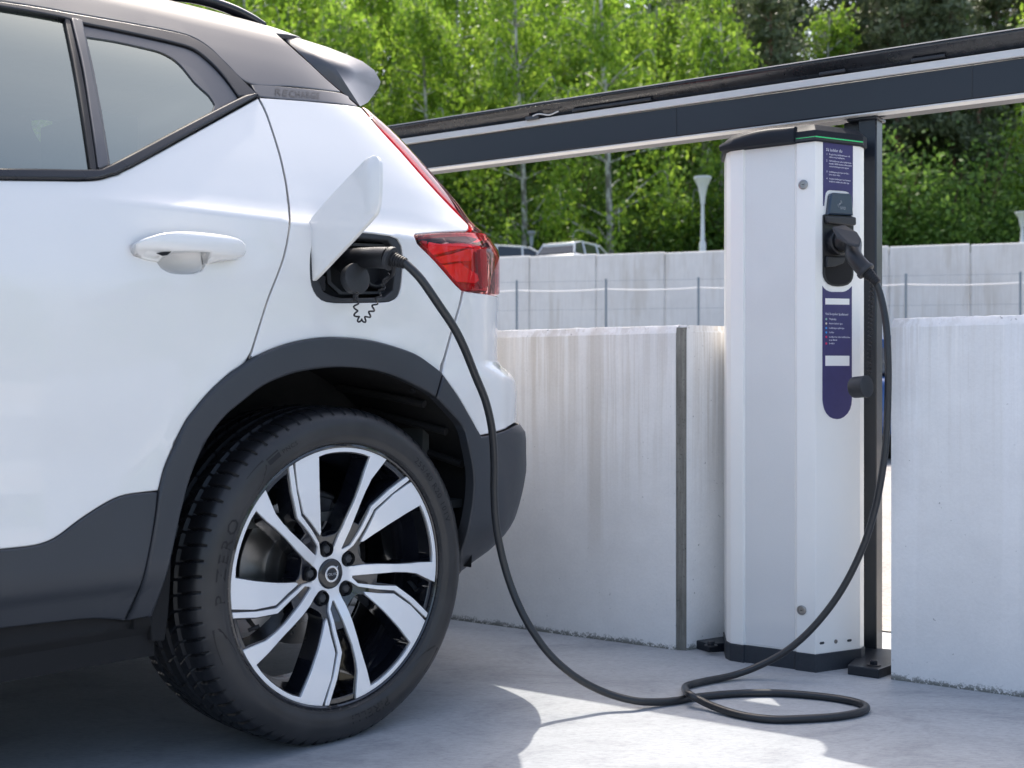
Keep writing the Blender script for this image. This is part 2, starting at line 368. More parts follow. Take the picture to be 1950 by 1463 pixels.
# wire fence in front of it
def fence_m(): return speckled('galvanised_blue', (.19, .23, .27), .5, .15, 60, .4)
M['fence'] = fence_m(); M['rope'] = speckled('white_rope', (.75, .75, .76), .6, .05, 50)
fx = [984, 1154, 1330, 1518, 1725, 1943]; fYs = [12.0-.8*(x-984)/(1943-984) for x in fx]
fp = [at(x, 534-.017*(x-984), Y) for x, Y in zip(fx, fYs)]
d0 = fp[0]-fp[1]; d0.z = 0; d1 = fp[-1]-fp[-2]; d1.z = 0
fp = [fp[0]+d0*2, fp[0]+d0]+fp+[fp[-1]+d1, fp[-1]+d1*2]
fence = empty('wire_fence', (fp[2].x, fp[2].y, 0), 'thin wire fence on slim blue posts with a white rope before the far wall', 'fence')
fo = Vector((fp[2].x, fp[2].y, 0))
for p in fp:
    mb = MB(); q = p-fo; mb.tube([(q.x, q.y, 0), (q.x, q.y, q.z)], .012, 8); mb.build('post', 'fence', fence)
mb = MB(); mw = MB()
for a, b in zip(fp[:-1], fp[1:]):
    a, b = a-fo, b-fo
    for k in range(12):
        t0, t1 = k/12, (k+1)/12
        sag = lambda t: -.014*4*t*(1-t)-.10
        mb.tube([a.lerp(b, t0)+Vector((0, 0, sag(t0))), a.lerp(b, t1)+Vector((0, 0, sag(t1)))], .006, 6, False)
    for hh in (.02, .3, .6, .9, 1.2, 1.5):
        mw.tube([a-Vector((0, 0, hh)), b-Vector((0, 0, hh))], .0016, 4, False)
mb.build('rope', 'rope', fence); mw.build('wire', 'fence', fence)

# raised lot behind the far wall, then a wooded slope
def grassy():
    m = mat('wood_floor', (.06, .07, .03), .95); n = N(m); v = n.coord()
    n.base(n.ramp(n.noise(v, 1.2, 6), [(.35, (.035, .04, .02)), (.65, (.09, .12, .04))])); return m
M['slope'] = grassy()
def terrain_h(x, y):
    base = 2.0 if y < 18 else 2.0+(4.5-2.0)*min(1, (y-18)/20)
    if y > 66: base += min(y-66, 30)*.22+max(0, y-96)*.42
    return base
mb = MB(); xs = list(range(-90, 91, 10)); ys = [17.7, 20, 24, 30, 38, 50, 60, 66, 72, 80, 90, 105, 125, 160]
vs = [(x, y-(x*.12 if y < 25 else 0) if y > 18 else FA.y+.3+(x-FA.x)*fd.y/fd.x, terrain_h(x, y)-(0.25 if y < 18 else 0)) for y in ys for x in xs]
nx = len(xs); mb.add(vs, [(j*nx+i, j*nx+i+1, (j+1)*nx+i+1, (j+1)*nx+i) for j in range(len(ys)-1) for i in range(nx-1)])
tag(mb.build('hillside', 'slope'), kind='structure')

# lamps on the raised lot
M['lamp_white'] = speckled('lamp_white', (.72, .73, .74), .4, .05, 30)
M['lamp_grey'] = speckled('lamp_grey', (.30, .33, .36), .4, .1, 30)
def lamp(x, ytop, Y, w_px, h_px, label, mname, taper=.35, flat=False):
    top = at(x, ytop, Y); gz = terrain_h(top.x, Y); px = Y/FPX
    r = empty('lamp_post', (top.x, top.y, gz), label, 'lamp post', group=None); H = top.z-gz
    mb = MB(); mb.lathe((0, 0, 0), (0, 0, 1), [(0, .11), (.9, .11), (1.0, .07), (H-h_px*px, .05)], 12); mb.build('pole', mname, r)
    hw = w_px*px/2; hh = h_px*px; mb = MB()
    prof = [(H-hh, .07), (H-hh*.75, .09), (H-hh*.35, hw*.55), (H-hh*.12, hw*.9), (H-hh*.05, hw), (H, hw*.97), (H+.02, hw*.3), (H+.03, .01)]
    if flat: prof = [(H-hh, .06), (H-hh*.6, .10), (H-hh*.3, .10), (H-hh*.2, hw*.8), (H-.04, hw), (H, hw*.9), (H+.02, .01)]
    mb.lathe((0, 0, 0), (0, 0, 1), prof, 20); mb.build('lamp_shade', mname, r)
lamp(1338, 337, 40, 34, 52, 'white lamp post with a wide funnel head, left of the charging post', 'lamp_white')
lamp(1012, 441, 58, 18, 30, 'small grey lamp post with a flat cap, above the white car roofs', 'lamp_grey', flat=True)
lamp(1947, 404, 40, 28, 30, 'white lamp post cut off by the right edge of the picture', 'lamp_white')

# ------------------------------------------------------------------ cars in the background
M['white_body'] = speckled('white_body', (.74, .75, .76), .25, .03, 50, 0, 0, .6); M['blue_body'] = speckled('blue_body', (.012, .06, .20), .22, .1, 50, .2, 0, .8)
M['dark_glass'] = speckled('dark_glass', (.02, .028, .035), .08, .1, 20, 0, 0, .5)
def far_car(x, Y, z, ang, mname, label, k=1.0, hk=1.0):
    r = empty('parked_car', (x, Y, z), label, 'car', ang)
    prof = [(-2.15, .30), (-2.2, .55), (-2.12, .92), (-1.9, 1.0), (.75, .98), (1.6, .90), (2.1, .75), (2.22, .5), (2.15, .30)]
    mb = MB(); mb.loft([[(px*k, y*k, pz*k*hk) for px, pz in prof] for y in (-.86, .86)]); body = mb.build('body', mname, r, True, bevel=.09, seg=3)
    cab = [(-2.0, 1.0), (-1.72, 1.38), (-1.2, 1.50), (.0, 1.50), (.25, 1.42), (1.0, .98)]
    def ins(pz): return .80-(pz-1.0)*.36
    mb = MB(); mb.loft([[(px*k, sgn*ins(pz)*k, (pz-.002)*k*hk) for px, pz in cab] for sgn in (-1, 1)]); mb.build('windows', 'dark_glass', r, False, bevel=.02)
    mb = MB(); rf = [(-1.78, 1.40), (-1.2, 1.515), (.0, 1.515), (.25, 1.43)]
    mb.loft([[(px*k, sg*(ins(pz)+.012)*k, pz*k*hk) for px, pz in rf]+[(px*k, sg*(ins(pz)+.012)*k, (pz-.13)*k*hk) for px, pz in rf[::-1]] for sg in (-1, 1)]); mb.build('roof', mname, r, True, bevel=.02)
    for sg in (-1, 1):
        for a_, b_ in (((-1.98, 1.0), (-1.70, 1.42)), ((-1.15, 1.0), (-1.05, 1.5)), ((-.1, 1.0), (-.05, 1.5)), ((.95, 1.0), (.2, 1.46))):
            mb = MB(); mb.tube([(a_[0]*k, sg*(ins(a_[1])+.005)*k, a_[1]*k*hk), (b_[0]*k, sg*(ins(b_[1])+.005)*k, b_[1]*k*hk)], .035*k, 6); mb.build('pillar', mname, r)
        mb = MB(); mb.cbox((-2.17*k, sg*.66*k, .80*k*hk), .06, .28*k, .16*k); mb.build('tail_light', 'red_housing', r, False, bevel=.01)
        for wx in (-1.35, 1.35):
            mb = MB(); mb.lathe((wx*k, sg*.66*k, .33*k), (0, sg, 0), [(0, .33*k), (.18*k, .33*k), (.20*k, .30*k), (.20*k, .22*k), (.17*k, .20*k), (.16*k, .001)], 24); mb.build('wheel', 'rubber', r)
    return r
_p = at(1092, 480, 46); far_car(_p.x+.35, 46.5, 4.58, R(57), 'white_body', 'white parked car with a dark rear window, only its roof showing above the far wall')
_p = at(985, 480, 50); far_car(_p.x, 46, 4.62, R(20), 'white_body', 'low white car roof just clearing the far wall, under the small lamp', 1.0, .87)
far_car((1550-CX)/FPX*12.6, 13.4, 0, R(86), 'blue_body', 'dark blue car glimpsed through the gap beside the steel post', .98, .86)

# ------------------------------------------------------------------ trees
def leaf_mat(name, c0, c1, c2, trans=.35):
    m = bpy.data.materials.new(name); m.use_nodes = True; n = N(m); t = m.node_tree
    v = n.coord(); f = n.noise(v, 1.1, 4, .7)
    g_ = n.add('ShaderNodeNewGeometry'); rnd = g_.outputs['Random Per Island']
    cc = n.mix(n.ramp(f, [(.3, c0), (.7, c2)]), n.ramp(rnd, [(0, c0), (.5, c1), (1, c2)]), .6)
    n.base(cc); n.b.inputs['Roughness'].default_value = .5
    tl = n.add('ShaderNodeBsdfTranslucent'); n.link(cc, tl.inputs[0]); mx = n.add('ShaderNodeMixShader'); mx.inputs[0].default_value = trans
    n.link(n.b.outputs[0], mx.inputs[1]); n.link(tl.outputs[0], mx.inputs[2])
    n.link(mx.outputs[0], t.nodes['Material Output'].inputs[0]); return m
M['birch_leaf'] = leaf_mat('birch_leaves', (.07, .17, .012), (.22, .40, .03), (.44, .60, .09), .58)
M['shrub_leaf'] = leaf_mat('shrub_leaves', (.03, .09, .015), (.12, .25, .04), (.28, .44, .09), .52)
M['pine_leaf'] = leaf_mat('pine_needles', (.07, .10, .045), (.13, .17, .08), (.22, .26, .14), .3)
def bark(name, a, b, sc_=6):
    m = mat(name, a, .9); n = N(m); v = n.coord((1, 1, .4)); n.base(n.ramp(n.noise(v, sc_, 5, .7), [(.42, a), (.58, b)])); return m
M['birch_bark'] = bark('birch_bark', (.62, .61, .57), (.16, .15, .13), 3); M['pine_bark'] = bark('pine_bark', (.22, .12, .075), (.12, .08, .06), 4)
nprng = np.random.RandomState(5)
def leaf_cloud(mb_pts, size, rs, droop=0.0, aspect=1.0):
    """one small 4-sided leaf clump at every point, random orientation"""
    P = np.asarray(mb_pts); k = len(P); A = rs.normal(size=(k, 3)); A /= np.linalg.norm(A, axis=1)[:, None]
    if droop: A[:, 2] = A[:, 2]*(1+droop)-droop; A /= np.linalg.norm(A, axis=1)[:, None]
    B = np.cross(A, rs.normal(size=(k, 3))); B /= np.linalg.norm(B, axis=1)[:, None]
    s = size*rs.uniform(.6, 1.4, (k, 1)); a = A*s*aspect; b = B*s*.6
    V = np.stack([P-a, P+b*.8, P+a, P-b], 1).reshape(-1, 3); return V
def mesh_quads(name, V, mname):
    me = bpy.data.meshes.new(name); n = len(V); me.vertices.add(n); me.vertices.foreach_set('co', V.ravel())
    me.loops.add(n); me.loops.foreach_set('vertex_index', np.arange(n)); me.polygons.add(n//4)
    me.polygons.foreach_set('loop_start', np.arange(0, n, 4)); me.polygons.foreach_set('loop_total', np.full(n//4, 4)); me.update()
    me.materials.append(M[mname]); return me
def tree_meshes(kind, seed):
    rs = np.random.RandomState(seed); rnd = random.Random(seed); tr = MB(); pts = []
    if kind == 'birch':
        H = rnd.uniform(17, 21); lean = rnd.uniform(-.8, .8); base = [(0, 0, 0), (lean*.3, .1, H*.35), (lean*.7, -.2, H*.7), (lean, 0, H)]
        sp = smooth_path(base, 6); tr.tube(sp, lambda t: .17*(1-t)+.03, 8)
        for i in range(42):
            t = rnd.uniform(.16, .99); p = sp[int(t*(len(sp)-1))]; a = rnd.uniform(0, 6.28); L = (1.05-t)*3.0+.8
            e = p+Vector((math.cos(a)*L, math.sin(a)*L, L*rnd.uniform(.1, .7))); tip = e+Vector((math.cos(a)*.3, math.sin(a)*.3, -rnd.uniform(.5, 1.8)))
            br = smooth_path([p, p.lerp(e, .6)+Vector((0, 0, .2)), e, tip], 4); tr.tube(br, lambda t_: .045*(1-t_)+.008, 4, False)
            k = rnd.randint(110, 200)
            for j in range(k):
                q = br[rnd.randint(3, len(br)-1)]; pts.append((q.x+rnd.gauss(0, .38), q.y+rnd.gauss(0, .38), q.z+rnd.gauss(0, .30)-abs(rnd.gauss(0, .85))))
        V = leaf_cloud(pts, .15, rs, .5, 1.1)
    elif kind == 'shrub':
        H = rnd.uniform(6, 9)
        for i in range(16):
            a = rnd.uniform(0, 6.28); L = rnd.uniform(.3, 2.2); hz = rnd.uniform(.3, 1)*H
            e = Vector((math.cos(a)*L, math.sin(a)*L, hz)); tr.tube(smooth_path([(0, 0, 0), (e.x*.4, e.y*.4, hz*.55), e], 4), lambda t_: .06*(1-t_)+.01, 5, False)
            for j in range(430):
                pts.append((e.x+rnd.gauss(0, .75), e.y+rnd.gauss(0, .75), e.z*rnd.uniform(.35, 1.0)+rnd.gauss(0, .5)))
        V = leaf_cloud(pts, .125, rs)
    else:
        H = rnd.uniform(17, 20); sp = smooth_path([(0, 0, 0), (.3*rnd.uniform(-1, 1), 0, H*.5), (rnd.uniform(-1, 1), .2, H)], 8); tr.tube(sp, lambda t: .24*(1-t)+.05, 8)
        for i in range(34):
            t = rnd.uniform(.38, 1.0); p = sp[int(t*(len(sp)-1))]; a = rnd.uniform(0, 6.28); L = rnd.uniform(1.2, 3.6)*(1.25-t)
            e = p+Vector((math.cos(a)*L, math.sin(a)*L, rnd.uniform(-.3, 1.1))); br = smooth_path([p, p.lerp(e, .5)+Vector((0, 0, .25)), e], 4); tr.tube(br, lambda t_: .07*(1-t_)+.015, 5, False)
            for c_ in range(5):
                q = br[rnd.randint(3, len(br)-1)]+Vector((rnd.gauss(0, .35), rnd.gauss(0, .35), rnd.gauss(0, .15)))
                for j in range(44): pts.append((q.x+rnd.gauss(0, .42), q.y+rnd.gauss(0, .42), q.z+rnd.gauss(0, .17)))
        V = leaf_cloud(pts, .13, rs, 0, 1.5)
    return tr, V
protos = {}
for kind, nm, nvar in (('birch', 'birch_tree', 4), ('shrub', 'leafy_shrub', 2), ('pine', 'pine_tree', 3)):
    protos[kind] = []
    for i in range(nvar):
        tr, V = tree_meshes(kind, 40+i*7+len(kind))
        to = tr.build('trunk', {'birch': 'birch_bark', 'shrub': 'pine_bark', 'pine': 'pine_bark'}[kind]); cm = mesh_quads('crown', V, {'birch': 'birch_leaf', 'shrub': 'shrub_leaf', 'pine': 'pine_leaf'}[kind])
        protos[kind].append((to.data, cm)); bpy.data.objects.remove(to)
def plant(kind, i, x, y, s, rz, label, group):
    nm = {'birch': 'birch_tree', 'shrub': 'leafy_shrub', 'pine': 'pine_tree'}[kind]; z = terrain_h(x, y)
    o = bpy.data.objects.new(nm, None); col.objects.link(o); o.location = (x, y, z); o.rotation_euler = (0, 0, rz); o.scale = (s, s, s)
    tag(o, label, 'shrub' if kind == 'shrub' else 'tree', group)
    for nm2, me in zip(('trunk', 'crown'), protos[kind][i % len(protos[kind])]):
        c = bpy.data.objects.new(nm2, me); col.objects.link(c); c.parent = o
rt = random.Random(3)
TG = 'trees of the wood behind the far wall'
for row, (Y, step_, sc_) in enumerate(((63.2, 5.2, .95), (69.5, 3.6, .98), (76, 3.8, 1.12), (85, 4.0, 1.3), (96, 4.4, 1.5))):
    x = -Y*.58
    while x < Y*.64:
        u = (x/Y*FPX+CX)
        pine = (u > 1330+rt.uniform(-120, 120)) and row > 1 or (u > 1420 and row == 1 and rt.random() < .35)
        if row == 0 and u > 1360 and rt.random() < .62: x += step_*.9; continue
        if row == 1 and u > 1400 and rt.random() < .5: pine = True
        kind = 'pine' if pine else 'birch'
        lab = ('tall dusky pine with reddish bark in the wood on the right of the slope' if pine else 'bright green birch with a pale trunk in the wood behind the far wall')
        plant(kind, rt.randint(0, 11), x+rt.uniform(-.8, .8), Y+rt.uniform(-2, 2), sc_*rt.uniform(.9, 1.12), rt.uniform(0, 6.28), lab, 'pines on the wooded slope' if pine else 'birches on the wooded slope')
        x += step_*rt.uniform(.75, 1.25)
for x0_, Y_, sc2 in ((-34.0, 74, 1.5), (-44, 84, 1.9)):
    x = x0_
    while x < -x0_+3:
        plant('shrub', rt.randint(0, 7), x, Y_+rt.uniform(-1.5, 1.5), sc2*rt.uniform(.85, 1.2), rt.uniform(0, 6.28), 'tall bushy undergrowth between the trunks on the wooded slope', 'undergrowth on the wooded slope')
        x += sc2*rt.uniform(2.0, 3.0)
x = -37.0
while x < 42:
    plant('shrub', rt.randint(0, 7), x, 65.5+rt.uniform(-1.2, 1.2), rt.uniform(.8, 1.25), rt.uniform(0, 6.28), 'dark green leafy shrub at the foot of the wood', 'shrubs along the edge of the wood')
    x += rt.uniform(2.2, 3.4)

# ================================================================== STEEL FRAME (post, beam, capping)
M['steel'] = speckled('dark_painted_steel', (.010, .014, .021), .38, .15, 350, .0, .15, .15)
M['capping'] = speckled('glossy_capping', (.018, .019, .022), .20, .5, 45, 0, .3, .3)
M['capgrey'] = speckled('grey_edge', (.20, .21, .23), .45, .1, 60)
M['strip'] = speckled('white_strip', (.62, .62, .61), .5, .05, 30)
NB = 3.235                                    # front face of the beam in the wall frame
frame = empty('steel_frame', W(-.9, NB), 'dark steel beam and post behind the charging post, with white strips and glossy black capping', 'steel frame', WA)
fs0 = -.9
def hB(x, y, n=NB): return pxW(x, y, n)[1]
s0b, s1b = -8.0, 5.0
yb = lambda x: 302-.1285*(x-1000); yl = lambda x: 297-.127*(x-1000); yt = lambda x: 243.6-.141*(x-1000); yw = lambda x: 231.4-.146*(x-1000); yp = lambda x: 199.8-.1565*(x-1000)
hl = hB(1400, yl(1400)); ht = hB(1400, yt(1400)); hb = hl-.005; hw_ = hB(1400, yw(1400)); hp = hB(1400, yp(1400), NB-.02)
def run(mb, rows, a=s0b, b=s1b):
    mb.loft([[(a-fs0, n-NB, h) for n, h in rows], [(b-fs0, n-NB, h) for n, h in rows]], True, True)
mb = MB(); run(mb, [(NB, hl), (NB, ht), (NB+.115, ht), (NB+.115, hl)]); mb.build('beam', 'steel', frame, True, bevel=.004)
for sx in (1288, 1851):
    s_, _ = pxW(sx, 200, NB); mb = MB(); mb.box((s_-fs0-.0012, -.0012, hl+.002), (.0024, 0, 0), (0, .004, 0), (0, 0, ht-hl-.004)); mb.build('joint', 'trim', frame, False)
mb = MB(); run(mb, [(NB-.002, hl-.0045), (NB-.002, hl-.0008), (NB+.040, hl-.0008), (NB+.040, hl-.0045)]); mb.build('lower_strip', 'strip', frame, True)
mb = MB(); run(mb, [(NB-.008, ht+.0015), (NB-.008, hw_), (NB+.02, hw_+.004), (NB+.095, hw_+.004), (NB+.095, ht+.0015)]); mb.build('upper_strip', 'strip', frame, True, bevel=.002)
# capping: a rounded gutter-like section with an irregular torn lower lip, grey edge on top
mb = MB(); rows = [(NB+.004, hw_+.006), (NB-.001, hw_+.012), (NB-.010, hw_+.022), (NB-.018, hw_+.034), (NB-.022, hp-.008), (NB-.020, hp-.0035), (NB+.10, hp-.012), (NB+.10, hw_+.006)]
run(mb, rows); mb.build('capping', 'capping', frame, True, angle=60)
mb = MB(); run(mb, [(NB-.024, hp-.003), (NB-.022, hp), (NB+.11, hp-.008), (NB+.11, hp-.0115)]); mb.build('capping_edge', 'capgrey', frame, True)
rt2 = random.Random(9)
for xa, xb in ((1090, 1240), (1560, 1610), (1735, 1800)):      # dark clips under the capping
    sa, _ = pxW(xa, 150, NB-.01); sb, _ = pxW(xb, 150, NB-.01)
    mb = MB(); mb.box((sa-fs0, -.013, hw_+.005), (sb-sa, 0, 0), (0, .012, 0), (0, 0, .009)); mb.build('clip', 'trim', frame, False, bevel=.002)
sa, _ = pxW(1002, 232, NB-.012); mb = MB(); mb.box((sa-fs0, -.018, hw_-.002), (.05, 0, 0), (0, .01, 0), (0, 0, .012)); mb.build('clamp', 'dark_metal', frame, bevel=.002)
p_ = [(sa-fs0+.03+.012*k, -.02, hw_+.008+.004*math.sin(k*.9)) for k in range(9)]; mb = MB(); mb.tube(smooth_path(p_, 3), .002, 6); mb.build('wire', 'strip', frame)
# post (H section) and base plates
def sx_at(x, n): return pxW(x, 900, n)[0]-fs0
NP = 3.27
xa, xb = sx_at(1619, NP), sx_at(1669, NP)
mb = MB(); n0p = NP-NB
mb.box((xb-.052, n0p, 0), (.052, 0, 0), (0, .055, 0), (0, 0, hb+.001)); mb.build('post', 'steel', frame, True, bevel=.004)
mb = MB(); mb.box((xb-.052-.048, n0p+.030, 0), (.047, 0, 0), (0, .020, 0), (0, 0, hb-.002)); mb.build('post_web', 'steel', frame, True, bevel=.002)
mb = MB(); mb.box((xa-.006, n0p-.01, hb-.008), (xb-xa+.012, 0, 0), (0, .075, 0), (0, 0, .008)); mb.build('cap_plate', 'steel', frame, True, bevel=.002)
def base_plate(px):
    q = [toW(G(x, y, .0)) for x, y in px]; pts = [(s-fs0, n-NB, .0) for s, n, _ in q]
    mb = MB(); mb.prism(pts, (0, 0, .024)); bp = mb.build('base_plate', 'steel', frame, False, bevel=.002)
    c = Vector(pts[1])*.42+Vector(pts[2])*.30+Vector(pts[0])*.28
    return bp, c
bpR, cR = base_plate([(1614, 1284.5), (1673, 1293), (1715, 1278), (1722, 1255), (1650, 1250)])
bpL, cL = base_plate([(1316, 1233), (1350, 1243), (1400, 1240), (1400, 1226), (1338, 1223)])
def bolt(parent, p, up=.024):
    mb = MB(); mb.lathe((p.x, p.y, up), (0, 0, 1), [(0, .018), (.0025, .018), (.0026, .006)], 20); mb.build('washer', 'dark_metal', parent)
    mb = MB(); mb.lathe((p.x, p.y, up+.0025), (0, 0, 1), [(0, .0105), (.009, .0105), (.011, .008)], 6, cap=True); mb.build('nut', 'steel', parent, False)
_r = toW(G(1664, 1267, .024)); bolt(bpR, Vector((_r[0]-fs0, _r[1]-NB, 0)))
_r = toW(G(1354, 1230, .024)); bolt(bpL, Vector((_r[0]-fs0, _r[1]-NB, 0)))

# ================================================================== CHARGING POST
M['alu'] = speckled('white_powder_coat', (.91, .90, .87), .40, .02, 500, 0, .03, .25)
M['door_panel'] = speckled('light_grey_door', (.76, .755, .745), .20, .03, 400, 0, .0, .5)
M['plinth'] = speckled('dark_plinth', (.030, .036, .046), .55, .25, 160)
M['lid'] = speckled('dark_lid', (.022, .025, .032), .60, .08, 300, 0, 0, 0)
M['lid'].node_tree.nodes['Principled BSDF'].inputs['Specular IOR Level'].default_value = .12
M['navy'] = speckled('navy_sticker', (.045, .04, .14), .45, .12, 60)
M['ink'] = mat('white_ink', (.78, .78, .82), .5)
M['plastic'] = speckled('black_plastic', (.014, .015, .018), .42, .2, 400, 0, .06)
M['plastic_soft'] = speckled('soft_black_plastic', (.030, .032, .036), .55, .15, 200, 0, .05)
M['green'] = mat('green_light', (.02, .35, .12), .3, emit=(.02, .8, .25), estr=.12)
cpx = [(1368.8, 1257.9), (1385.2, 1260.9), (1415.6, 1261.8), (1505.6, 1276.5), (1511.5, 1279), (1552.4, 1280.9), (1638.1, 1268.7)]
CW = [toW(G(x, y)) for x, y in cpx]; c0 = Vector((CW[0][0]*.5+CW[6][0]*.5, CW[5][1]+.10, 0))
ch = empty('charging_station', W(c0.x, c0.y), 'tall white charging post with dark lid and navy stickers, between the two low walls', 'charging post', WA)
fr = [Vector((s, n, 0))-c0 for s, n, _ in CW]
for i in (2, 3): fr[i] = fr[i]
yf = fr[5].y
fr[1].y = yf+.004; fr[2].y = yf; fr[4].y = yf; fr[5].y = yf           # one straight front
fr[3] = Vector((fr[4].x-.006, yf+.007, 0)); fr[2] = Vector((fr[2].x, yf, 0)); fr[0] = Vector((fr[1].x-.020, yf+.022, 0))
depthc = 2*(fr[6].y-yf)+.03
back = [Vector((fr[6].x, fr[6].y+.03, 0)), Vector((fr[5].x, yf+depthc, 0)), Vector((fr[1].x, yf+depthc, 0)), Vector((fr[0].x-.055, yf+depthc*.5+.02, 0)), Vector((fr[0].x-.055, yf+depthc*.5-.02, 0))]
HT = 1.372; HPL = .046
plan = [fr[0], fr[1], fr[2], fr[2]+Vector((.002, .007, 0)), fr[3], fr[4], fr[5], fr[6]]+back
def ringz(pl, h, k=1.0, dz=None):
    return [Vector((p.x*k, (p.y)*k, h)) for p in pl]
hull = [fr[0], fr[1], fr[5], fr[6]]+back
def offs(pl, d):
    out = []; n = len(pl)
    for i in range(n):
        a, b, c = pl[i-1], pl[i], pl[(i+1) % n]; e1 = (b-a).normalized(); e2 = (c-b).normalized()
        n1 = Vector((e1.y, -e1.x, 0)); n2 = Vector((e2.y, -e2.x, 0)); m_ = (n1+n2); m_ = m_/max(.25, m_.dot(m_)/2) if m_.length > .01 else n1
        out.append(b+m_*d*1.0)
    return out
mb = MB(); mb.loft([ringz(plan, HPL), ringz(plan, HT)]); mb.build('housing', 'alu', ch, False, bevel=.0016)
mb = MB(); pf = offs(plan, .003); mb.loft([ringz(pf, -.002), ringz(pf, HPL+.0005)]); mb.build('plinth', 'plinth', ch, False, bevel=.0015)
# recessed door on the wide side
a, b = fr[2]+Vector((.0035, .0068, 0)), fr[3]+Vector((-.0015, -.0002, 0))
mb = MB(); mb.box((a.x, a.y-.0012, HPL+.004), (b.x-a.x, b.y-a.y, 0), (0, .004, 0), (0, 0, HT-HPL-.008)); door = mb.build('door', 'door_panel', ch, False, bevel=.001)
# locks on the flange beside the door
def lock(x, y):
    p = onplane(x, y, ch.matrix_basis @ Vector((fr[5].x, yf, 0)), WN); l = ch.matrix_basis.inverted() @ p
    mb = MB(); mb.lathe((l.x, yf-.0005, l.z), (0, -1, 0), [(0, .0125), (.003, .0125), (.0042, .0105), (.0042, .0085), (.002, .0080), (.002, .0045), (.0034, .0040), (.0034, .0001)], 28)
    lk = mb.build('lock', 'disc_metal', ch); mb = MB(); mb.cbox((l.x, yf-.0042, l.z), .006, .0008, .0016); mb.build('keyhole', 'plastic', lk, False)
lock(1530, 352); lock(1527, 1162)
# slanted socket face frame
F0, F1 = fr[5], fr[6]; FD = (F1-F0).normalized(); FNm = Vector((FD.y, -FD.x, 0))      # outward
def face(x, y, out=0.0):
    """photo pixel -> point on the slanted face (local), lifted by out"""
    mw = ch.matrix_basis; p0 = mw @ (F0+FNm*out); nn = mw.to_3x3() @ FNm
    return mw.inverted() @ onplane(x, y, p0, nn)
def fpt(u, h, out=0.0): return F0+FD*u+FNm*out+Vector((0, 0, h))
def fuh(x, y): p = face(x, y); return (p-F0).dot(FD), p.z
def fprism(mb, px, out, th, mi=0): mb.prism([face(x, y)+FNm*out for x, y in px], FNm*th, mi)
c1 = lambda x, y: (1520+x/4.72, 250+y/4.72)
c2 = lambda x, y: (1540+x/5.417, 540+y/5.417)
top_st = [c1(x, y) for x, y in ((222, 98), (490, 118), (489, 690), (480, 690), (475, 610), (468, 580), (452, 553), (425, 542), (400, 538), (280, 530), (260, 537), (246, 556), (240, 585), (232, 672), (222, 672))]
mb = MB(); fprism(mb, top_st[::-1], .0004, .0006); st1 = mb.build('instruction_sticker', 'navy', ch, False)
low_st = [c2(x, y) for x, y in ((140, 25), (155, 48), (180, 70), (210, 83), (240, 88), (350, 88), (380, 80), (410, 62), (430, 42), (443, 30), (443, 1200), (438, 1250), (425, 1295), (400, 1340), (360, 1378), (325, 1395), (290, 1400), (250, 1394), (215, 1377), (180, 1340), (158, 1297), (146, 1250), (140, 1200))]
mb = MB(); fprism(mb, low_st[::-1], .0004, .0006); st2 = mb.build('legend_sticker', 'navy', ch, False)
for q in (((168, 153), (416, 158), (416, 220), (168, 217)), ((168, 745), (416, 746), (416, 850), (168, 850))):
    mb = MB(); fprism(mb, [c2(*p) for p in q][::-1], .0011, .0004); mb.build('blank_label', 'alu', st2, False)
def face_text(lines, x, y, size_px, parent, cconv, lead=None, name='lettering'):
    """lines of small print; x,y = photo position of the first baseline start, size in photo pixels"""
    u, h = fuh(*cconv(x, y)); s = size_px/715.0; mb = MB()
    for i, ln in enumerate(lines):
        vs, fs_ = text_mb(ln, s, .0002, res=1); mb.add([fpt(u+v.x*1.0, h-i*(lead or 1.25)*s+v.y, .0014+v.z) for v in vs], fs_)
    return mb.build(name, 'ink', parent, False)
face_text(["Så laddar du"], 247, 178, 8.0, st1, c1)
for yy, num, ls in ((214, '1', ["Koppla ihop laddstationen och", "elbilen med laddkabeln."]), (273, '2', ["Håll laddkortet eller laddbrickan", "framför RFID-läsaren. Alternativt", "starta laddningen med appen."]),
                    (371, '3', ["Laddningen påbörjas när ljus-", "listen lyser blått."]), (433, '4', ["Avsluta laddningen med samma", "laddkort, laddbricka eller app."])):
    face_text([num], 250, yy, 5.2, st1, c1); face_text(ls, 274, yy, 4.15, st1, c1, 1.22)
face_text(["Vad betyder ljuslisten?"], 168, 324, 6.2, st2, c2)
M['dot_green'] = mat('dot_green', (.30, .55, .45), .5); M['dot_yellow'] = mat('dot_yellow', (.75, .68, .5), .5)
M['dot_blue'] = mat('dot_blue', (.06, .35, .75), .5); M['dot_red'] = mat('dot_red', (.75, .04, .12), .5)
for yy, mt, ls in ((368, 'dot_green', ["Tillgänglig"]), (413, 'dot_yellow', ["Anslut kabeln igen"]), (460, 'dot_blue', ["Laddningen påbörjas"]), (505, 'dot_blue', ["Laddar"]),
                   (552, 'dot_red', ["Laddkortet eller laddbrickan", "ej godkänd"]), (620, 'dot_red', ["Driftfel"])):
    u, h = fuh(*c2(178, yy)); mb = MB(); mb.lathe(fpt(u, h, .001), FNm, [(0, .0029), (.0005, .0029)], 14, cap=True); mb.build('coloured_dot', mt, st2, False)
    face_text(ls, 206, yy+7, 4.5, st2, c2, 1.22)
